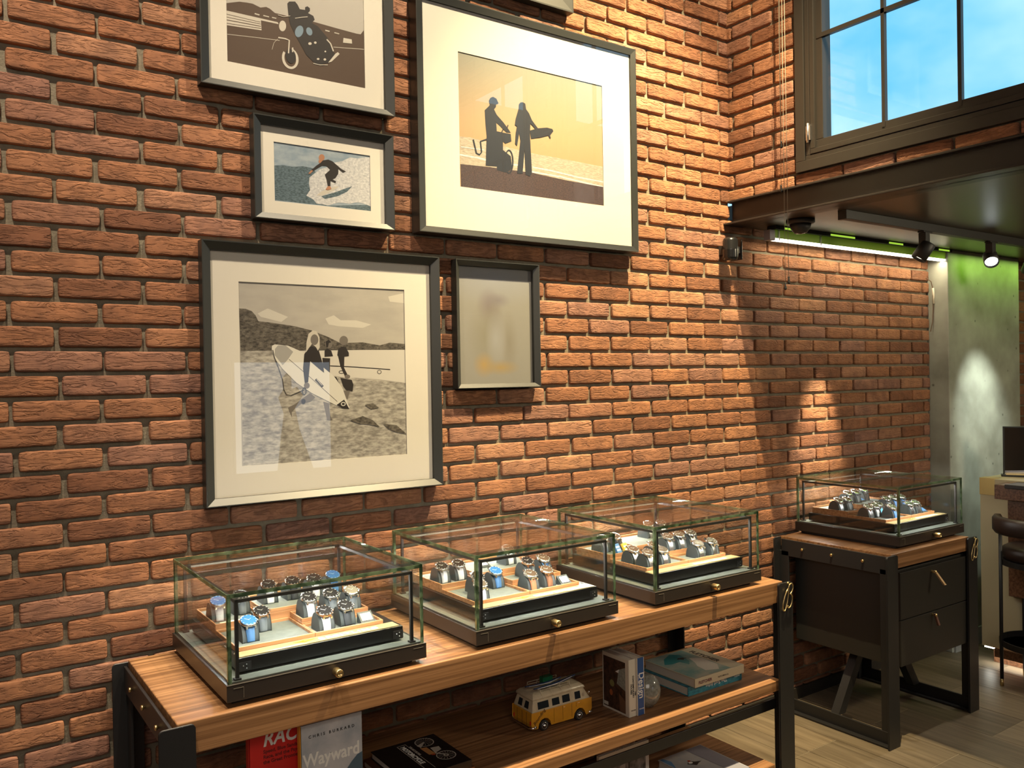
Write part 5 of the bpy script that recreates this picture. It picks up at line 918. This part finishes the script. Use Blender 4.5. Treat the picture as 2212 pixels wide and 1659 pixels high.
for y in (.03, .056, .084): ln.box((-.0038, y, .02), (-.003, y + .0008, .064), DKL)
ln.box((.124, -.0012, .0605), (.132, 0, .062), CHROME).box((.184, -.0012, .0605), (.192, 0, .062), CHROME); ln.box((-.0042, .006, .028), (-.003, .011, .040), RED).box((-.0042, Wv - .011, .028), (-.003, Wv - .006, .040), RED); ln.make('panel_lines', van)
up = MB(); a, b_ = .066, .106
def cab(z, xi, xf, yi): return [(xi, yi, z), (xf, yi, z), (xf, Wv - yi, z), (xi, Wv - yi, z)]
q = cab(a, -.001, .241, .001) + cab(b_, .010, .216, .010); up.add(q, [(0, 1, 5, 4), (1, 2, 6, 5), (2, 3, 7, 6), (3, 0, 4, 7), (0, 3, 2, 1), (4, 5, 6, 7)], CRM); up.make('cabin', van, bev=.003)
ro = MB(); q = cab(b_ - .002, .005, .222, .006) + cab(b_ + .006, .007, .219, .007) + cab(b_ + .015, .014, .208, .018) + cab(b_ + .018, .03, .19, .034)
fs = [(3, 2, 1, 0), (12, 13, 14, 15)]
for k in range(3):
    for j in range(4): r_ = (j + 1) % 4; fs.append((4 * k + j, 4 * k + r_, 4 * k + 4 + r_, 4 * k + 4 + j))
ro.add(q, fs, CRM, True); ro.make('roof', van, bev=.002)
def side_pt(x, z, s_): u = (z - a) / (b_ - a); return (x, (.001 + .009 * u) - .0006 if s_ < 0 else Wv - (.001 + .009 * u) + .0006, z)
for (x0, x1, z0, z1) in ((.024, .068, .074, .096), (.082, .112, .074, .096), (.124, .155, .074, .097), (.176, .200, .074, .097)):
    for s_ in (-1, 1): MB().add([side_pt(x0, z0, s_), side_pt(x1, z0, s_), side_pt(x1, z1, s_), side_pt(x0 + .001, z1, s_)], [(0, 1, 2, 3)], WIN).make('side_window', van)
for y0, y1 in ((.026, .050), (.062, .086)):
    w_ = MB(); f = lambda y, z: (-.001 + .011 * (z - a) / (b_ - a) - .0007, y, z); w_.add([f(y0, .074), f(y1, .074), f(y1 - .002, .096), f(y0 + .002, .096)], [(0, 3, 2, 1)], WIN); w_.make('rear_window', van)
w_ = MB(); f = lambda y, z: (.241 - .025 * (z - a) / (b_ - a) + .0007, y, z); w_.add([f(.014, .072), f(Wv - .014, .072), f(Wv - .018, .100), f(.018, .100)], [(0, 1, 2, 3)], WIN); w_.make('windscreen', van)
for x in (.048, .193):
    for y, s_ in ((.006, -1), (Wv - .006, 1)):
        M = Matrix.Translation((x, y, .0175)) @ Matrix.Rotation(PI / 2 * (1 if s_ < 0 else -1), 4, 'X')
        wh = MB().lathe([(.006, -.008), (.016, -.008), (.0175, -.005), (.0175, .003), (.015, .006), (.011, .0055)], TYR, 26, M).make('wheel', van)
        MB().lathe([(.0115, .0052), (.0105, .0065), (.008, .0045), (.005, .0050), (.0045, .008), (0, .0085)], CHROME, 22, M).make('hubcap', wh)
for x, s_ in ((-.006, -1), (.247, 1)):
    MB().tube([(x - s_ * .018, -.002, .022), (x - s_ * .006, -.002, .020), (x, .010, .019), (x, Wv - .010, .019), (x - s_ * .006, Wv + .002, .020), (x - s_ * .018, Wv + .002, .022)], .0045, CHROME, 10).make('bumper', van)
MB().tube([(.226, -.001, .088), (.228, -.008, .090)], .001, CHROME, 6).tube([(.228, -.008, .086), (.228, -.008, .096)], .003, CHROME, 8).make('wing_mirror', van)
text('Bounding', .016, MX((.008, -.0006, .026), (1, 0, .95), (-.95, 0, 1)), DKL, o_lo, shear=.2)
rk = MB(); zr = b_ + .020
for y in (.020, Wv - .020): rk.tube([(.045, y, zr), (.165, y, zr)], .0012, CRM, 6); rk.tube([(.045, y, zr + .008), (.165, y, zr + .008)], .0012, CRM, 6)
for x in (.045, .085, .125, .165): rk.tube([(x, .006, b_ + .002), (x, .018, zr - .002), (x, .020, zr + .008)], .0012, CRM, 6); rk.tube([(x, Wv - .006, b_ + .002), (x, Wv - .018, zr - .002), (x, Wv - .020, zr + .008)], .0012, CRM, 6); rk.tube([(x, .020, zr), (x, Wv - .020, zr)], .0012, CRM, 6)
rk.make('roof_rack', van)
BLU = pm('navy_board', (.02, .045, .13), .3, coat=.3)
for k, (y0, y1, x0, x1, z_, mm) in enumerate(((.012, .040, .015, .205, zr + .010, BLU), (.055, .060, .01, .16, zr + .006, BLU))):
    g = MB(); n = 14; vs = []; fs = []
    for i in range(n + 1):
        u = i / n; hw = .011 * math.sin(PI * min(max(u, .03), .97)) ** .55; x = x0 + (x1 - x0) * u; y = y0 + (y1 - y0) * u; zz = z_ + .004 * (2 * u - 1) ** 2
        vs += [(x, y - hw, zz), (x, y, zz + .0028), (x, y + hw, zz), (x, y, zz - .002)]
    for i in range(n):
        for j in range(4): fs.append((4 * i + j, 4 * i + (j + 1) % 4, 4 * i + 4 + (j + 1) % 4, 4 * i + 4 + j))
    fs += [(0, 1, 2, 3), tuple(4 * n + j for j in (3, 2, 1, 0))]
    g.add(vs, fs, mm, True); g.tube([(x0 + .01, y0 - .008, z_ + .0045), (x0 + .09, (y0 + y1) / 2 - .013, z_ + .002), (x1 - .02, y1 - .008, z_ + .005)], .0009, WHI, 6); g.make('surfboard', van)
g = MB(); GRN = pm('green_case', (.01, .15, .06), .4); g.box((.088, .062, zr + .001), (.128, .082, zr + .022), GRN); g.tube([(.092, .072, zr + .022), (.092, .072, zr + .034), (.124, .072, zr + .034), (.124, .072, zr + .022)], .0008, BLACK, 6); g.make('suitcase', van, bev=.002)
# ================================================================== UNDER THE MEZZANINE
tr = thing('lighting_track', 'long black lighting track on the low brown ceiling', 'track', (0, 0, 0))
MB().box((3.20, -.512, 2.250), (6.2, -.475, 2.2868), BLACKP).box((3.198, -.514, 2.248), (3.222, -.473, 2.2868), BLACKP).make('track_rail', tr, bev=.001, seg=1)
LENS = em('lit_lens', (.92, 1, .96), 9); LENSW = em('lit_lens_warm', (1, .9, .7), 5)
def head(x, axis, label, lens, ln=.085, r=.034):
    h = thing('track_spotlight', label, 'spotlight', (x, -.494, 2.25), 0, 'black spotlights on the ceiling track')
    MB().box((-.030, -.016, -.006), (.045, .016, 0), BLACKP).box((-.018, -.018, -.095), (.018, .018, -.006), BLACKP).make('driver_box', h, bev=.002)
    ax = Vector(axis).normalized(); M = Matrix.Translation((0, 0, -.085)) @ ax.to_track_quat('Z', 'Y').to_matrix().to_4x4()
    MB().lathe([(r * .9, -.035), (r, -.03), (r, ln - .035), (r * .93, ln - .035), (r * .86, ln - .048)], BLACKP, 30, M).make('lamp_head', h)
    MB().lathe([(r * .86, ln - .048), (0, ln - .046)], lens, 26, M, False).make('lamp_lens', h); return h
head(3.835, (-.40, .42, -.9), 'black track spotlight seen from behind, nearest the beam', LENSW)
head(4.455, (-.62, -.42, -.62), 'black track spotlight with its bright white lens turned to the room', LENS, .07)
head(4.885, (.45, .5, -.8), 'black track spotlight cut off at the right edge of the photo', LENSW)
lf = thing('linear_light', 'long glowing strip light fixed under the ceiling along the brick wall', 'light', (0, 0, 0))
GRNP = pm('green_diffuser', (.16, .24, .03), .45, emis=((.25, .45, .02), .10))
MB().box((3.262, -.100, 2.232), (4.805, -.072, 2.276), GRNP).make('light_body', lf); MB().box((3.262, -.100, 2.222), (4.80, -.070, 2.2315), em('warm_tube', (1, .93, .72), 5.5)).make('light_tube', lf)
MB().box((3.222, -.104, 2.220), (3.260, -.068, 2.268), pm('grey_end_cap', (.30, .28, .30), .5)).make('end_cap', lf, bev=.002)
g = MB(); g.box((3.25, -.118, 2.270), (4.80, -.066, 2.2868), BLACKP); g.make('light_bracket', lf)
LIME = em('lime_slot', (.42, .72, .06), .9)
for x0, x1 in ((3.31, 3.37), (3.665, 3.865), (4.17, 4.30), (4.66, 4.77)): MB().box((x0, -.120, 2.272), (x1, -.118, 2.281), LIME).make('lime_slot', lf)
for x in (3.283, 3.60): MB().box((x, -.106, 2.222), (x + .008, -.068, 2.280), STEEL).make('mounting_clip', lf)
cm = thing('dome_camera', 'black dome security camera hanging from the low ceiling by the beam', 'camera', (3.232, -.262, 2.2868), 0)
MB().lathe([(.0, -.020), (.055, -.020), (.062, -.014), (.062, 0)], BLACKP, 32).make('camera_base', cm)
MB().lathe([(0, -.064), (.020, -.060), (.034, -.049), (.041, -.034), (.042, -.018)], PLASTIC, 32).lathe([(.026, -.060), (.042, -.040), (.047, -.020)], BLACKP, 32).make('camera_dome', cm)
sp = thing('wall_speaker', 'small black cylinder sensor with flat front plate on the brick wall below the beam', 'sensor', (3.0, -.06, 2.115), 0)
MB().lathe([(.014, 0), (.031, .003), (.034, .014), (.034, .045), (.0345, .047), (.034, .049), (.034, .088), (.030, .098), (.018, .104), (.0, .105)], PLASTIC, 32).make('sensor_body', sp)
MB().box((-.01, .02, .03), (.01, .062, .07), BLACKP).make('wall_bracket', sp)
MB().box((.060, -.014, .006), (.066, .054, .100), PLASTIC).box((.028, -.006, .035), (.062, .004, .065), BLACKP).make('front_plate', sp, bev=.002)
# cable by the pilaster
MB().tube([(4.70, -.02, 2.13), (4.735, -.03, 2.11), (4.752, -.03, 2.07), (4.754, -.03, 1.96), (4.745, -.03, 1.88), (4.73, -.025, 1.825)], .0022, pm('brown_cable', (.12, .06, .03), .6), 8).tube([(4.752, -.031, 2.075), (4.757, -.031, 2.03), (4.757, -.031, 1.985)], .0062, pm('white_tape', (.62, .56, .45), .6), 10).make('loose_cable')
tag(bpy.data.objects['loose_cable'], 'thin loose cable with white sleeve hanging beside the concrete pilaster', 'cable')
# blind cords by the window
CORD = pm('grey_cord', (.26, .24, .19), .7)
for k, (y, z_, lb) in enumerate(((-.357, 1.985, 'longer'), (-.372, 1.955, 'shorter'))):
    pass
def cordset(x, y, zb, label, dx=0):
    c = thing('blind_cord', label, 'cord', (x, y, zb), 0)
    MB().tube([(dx, 0, .02), (0, 0, 1.75)], .0011, CORD, 6).make('cord', c)
    MB().lathe([(.0, -.002), (.0055, 0), (.0062, .006), (.0038, .016), (.0034, .022), (.0048, .028), (.002, .030)], PLASTIC, 16, Matrix.Translation((dx, 0, 0))).make('cord_tassel', c); return c
cordset(3.0, -.366, 1.980, 'grey blind cord whose black tassel hangs in front of the brick, right one of two', .006)
cordset(3.0, -.356, 1.955, 'grey blind cord whose black tassel hangs lowest, left one of two', -.004)
cordset(3.03, -.320, 2.565, 'short blind cord with tassel beside the window frame, upper one', 0); cordset(3.03, -.316, 2.378, 'short blind cord with tassel ending just above the steel beam', 0)
# ================================================================== SERVICE DESK AT THE RIGHT
CRE = pm('cream_desk_panel', (.52, .44, .27), .5, bump=(200, .04)); WDK = wood_mat('dark_desk_wood', (.085, .036, .018), (.15, .068, .034), (.21, .10, .05), 1.0)
dk = thing('service_desk', 'tall cream counter with gold upper band and wooden worktop at the right edge', 'counter', (0, 0, 0))
MB().box((4.737, -1.9, .095), (5.5, -.287, 1.012), CRE).make('counter_body', dk, bev=.003)
MB().box((4.7355, -.365, .922), (4.80, -.285, 1.014), pm('satin_gold', (.62, .45, .17), .4, .6)).make('gold_band', dk, bev=.001)
MB().box((4.80, -1.9, 0), (5.45, -.32, .095), WDK).make('toe_kick', dk)
MB().box((4.715, -1.9, .055), (4.735, -.362, .100), WDK).make('wood_skirt', dk, bev=.001)
MB().box((4.60, -1.9, .925), (4.736, -.428, 1.000), WDK).make('wood_worktop', dk, bev=.002)
MB().box((4.592, -1.9, .985), (4.737, -.482, 1.006), pm('dark_leather', (.020, .013, .011), .5, bump=(300, .2))).make('leather_pad', dk, bev=.003)
MB().box((4.69, -1.2, .405), (4.737, -.452, .925), WDK).make('wood_panel', dk, bev=.002)
MB().box((4.742, -1.85, .088), (4.775, -.30, .0945), em('toe_kick_led', (1, .97, .85), 26)).make('light_strip', dk)
mr = thing('table_mirror', 'black framed mirror standing on the service desk at the right edge', 'mirror', (4.90, -.333, 1.0125), math.radians(-63))
g = MB(); w_, h_ = .30, .275
g.box((0, -.008, 0), (.008, .008, h_), BLACKP).box((w_ - .008, -.008, 0), (w_, .008, h_), BLACKP).box((0, -.008, h_ - .008), (w_, .008, h_), BLACKP).box((-.01, -.03, 0), (w_ + .01, .03, .010), BLACKP); g.make('mirror_frame', mr, bev=.001, seg=1)
MB().box((.008, -.002, .010), (w_ - .008, .002, h_ - .008), pm('mirror_silver', (.85, .85, .84), .02, 1)).make('mirror_glass', mr)
MB().box((.012, -.031, .010), (w_ - .012, -.020, .018), GOLD).make('gold_strip', mr)
# bar stool
LTH = pm('dark_brown_leather', (.032, .018, .013), .42, bump=(250, .25))
bs = thing('bar_stool', 'bar stool with round dark leather seat and curved backrest at the service desk', 'stool', (4.583, -.655, 0))
MB().lathe([(.0, .640), (.150, .640), (.165, .648), (.170, .672), (.165, .700), (.145, .712), (.0, .716)], LTH, 44).make('seat', bs)
MB().lathe([(.160, .615), (.174, .615), (.174, .642), (.160, .642)], BLACKP, 44, smooth=False).make('seat_ring', bs)
n = 26; vs = []; fs = []; pr = [(.172, .775), (.166, .79), (.166, .845), (.176, .860), (.200, .860), (.210, .845), (.210, .79), (.200, .775)]
for i in range(n + 1):
    a_ = math.radians(92 + 176 * i / n); e_ = min(1, min(i, n - i) / 2 + .35)
    for r_, z_ in pr: rr = .188 + (r_ - .188) * e_; zz = .8175 + (z_ - .8175) * (.7 + .3 * e_); vs.append((rr * math.cos(a_), rr * math.sin(a_), zz))
for i in range(n):
    for j in range(8): fs.append((8 * i + j, 8 * i + (j + 1) % 8, 8 * i + 8 + (j + 1) % 8, 8 * i + 8 + j))
fs += [tuple(range(8)), tuple(8 * n + 7 - j for j in range(8))]
MB().add(vs, fs, LTH, True).make('backrest', bs)
for sx, sy in ((-1, 1), (1, 1), (-1, -1), (1, -1)):
    x, y = sx * .122, sy * .134
    lg = MB().tube([(x, y, .035), (x, y, .80 if sx < 0 else .63)], .0085, BLACKP, 12).make('leg', bs); MB().tube([(x, y, 0), (x, y, .036)], .0088, BRASS, 12).make('foot_cap', lg)
R_ring = .181; g = MB(); g.lathe([(R_ring + .003, .205), (R_ring + .003, .235), (R_ring - .002, .235), (R_ring - .002, .205), (R_ring + .003, .205)], BLACKP, 44, smooth=False); g.make('footring', bs)

# backlit poster on the far wall, seen only as a reflection in the picture glass
po = thing('backlit_poster', 'backlit fashion poster on the wall behind the camera', 'poster', (2.30, -5.19, .75))
MB().box((0, 0, 0), (.95, .03, 1.05), BLACKP).make('poster_frame', po); MB().box((.02, .03, .02), (.93, .034, 1.03), em('poster_glow', (.75, .85, .95), 1.1)).make('poster_face', po)
MB().prism([(.40, .02), (.75, .02), (.62, .40), (.58, .60), (.66, .72), (.60, .80), (.55, .78), (.55, .90), (.50, .93), (.46, .88), (.47, .78), (.42, .70), (.47, .55), (.44, .35)], 1, .034, .036, pm('poster_figure', (.10, .08, .07), .6)).make('poster_figure', po)
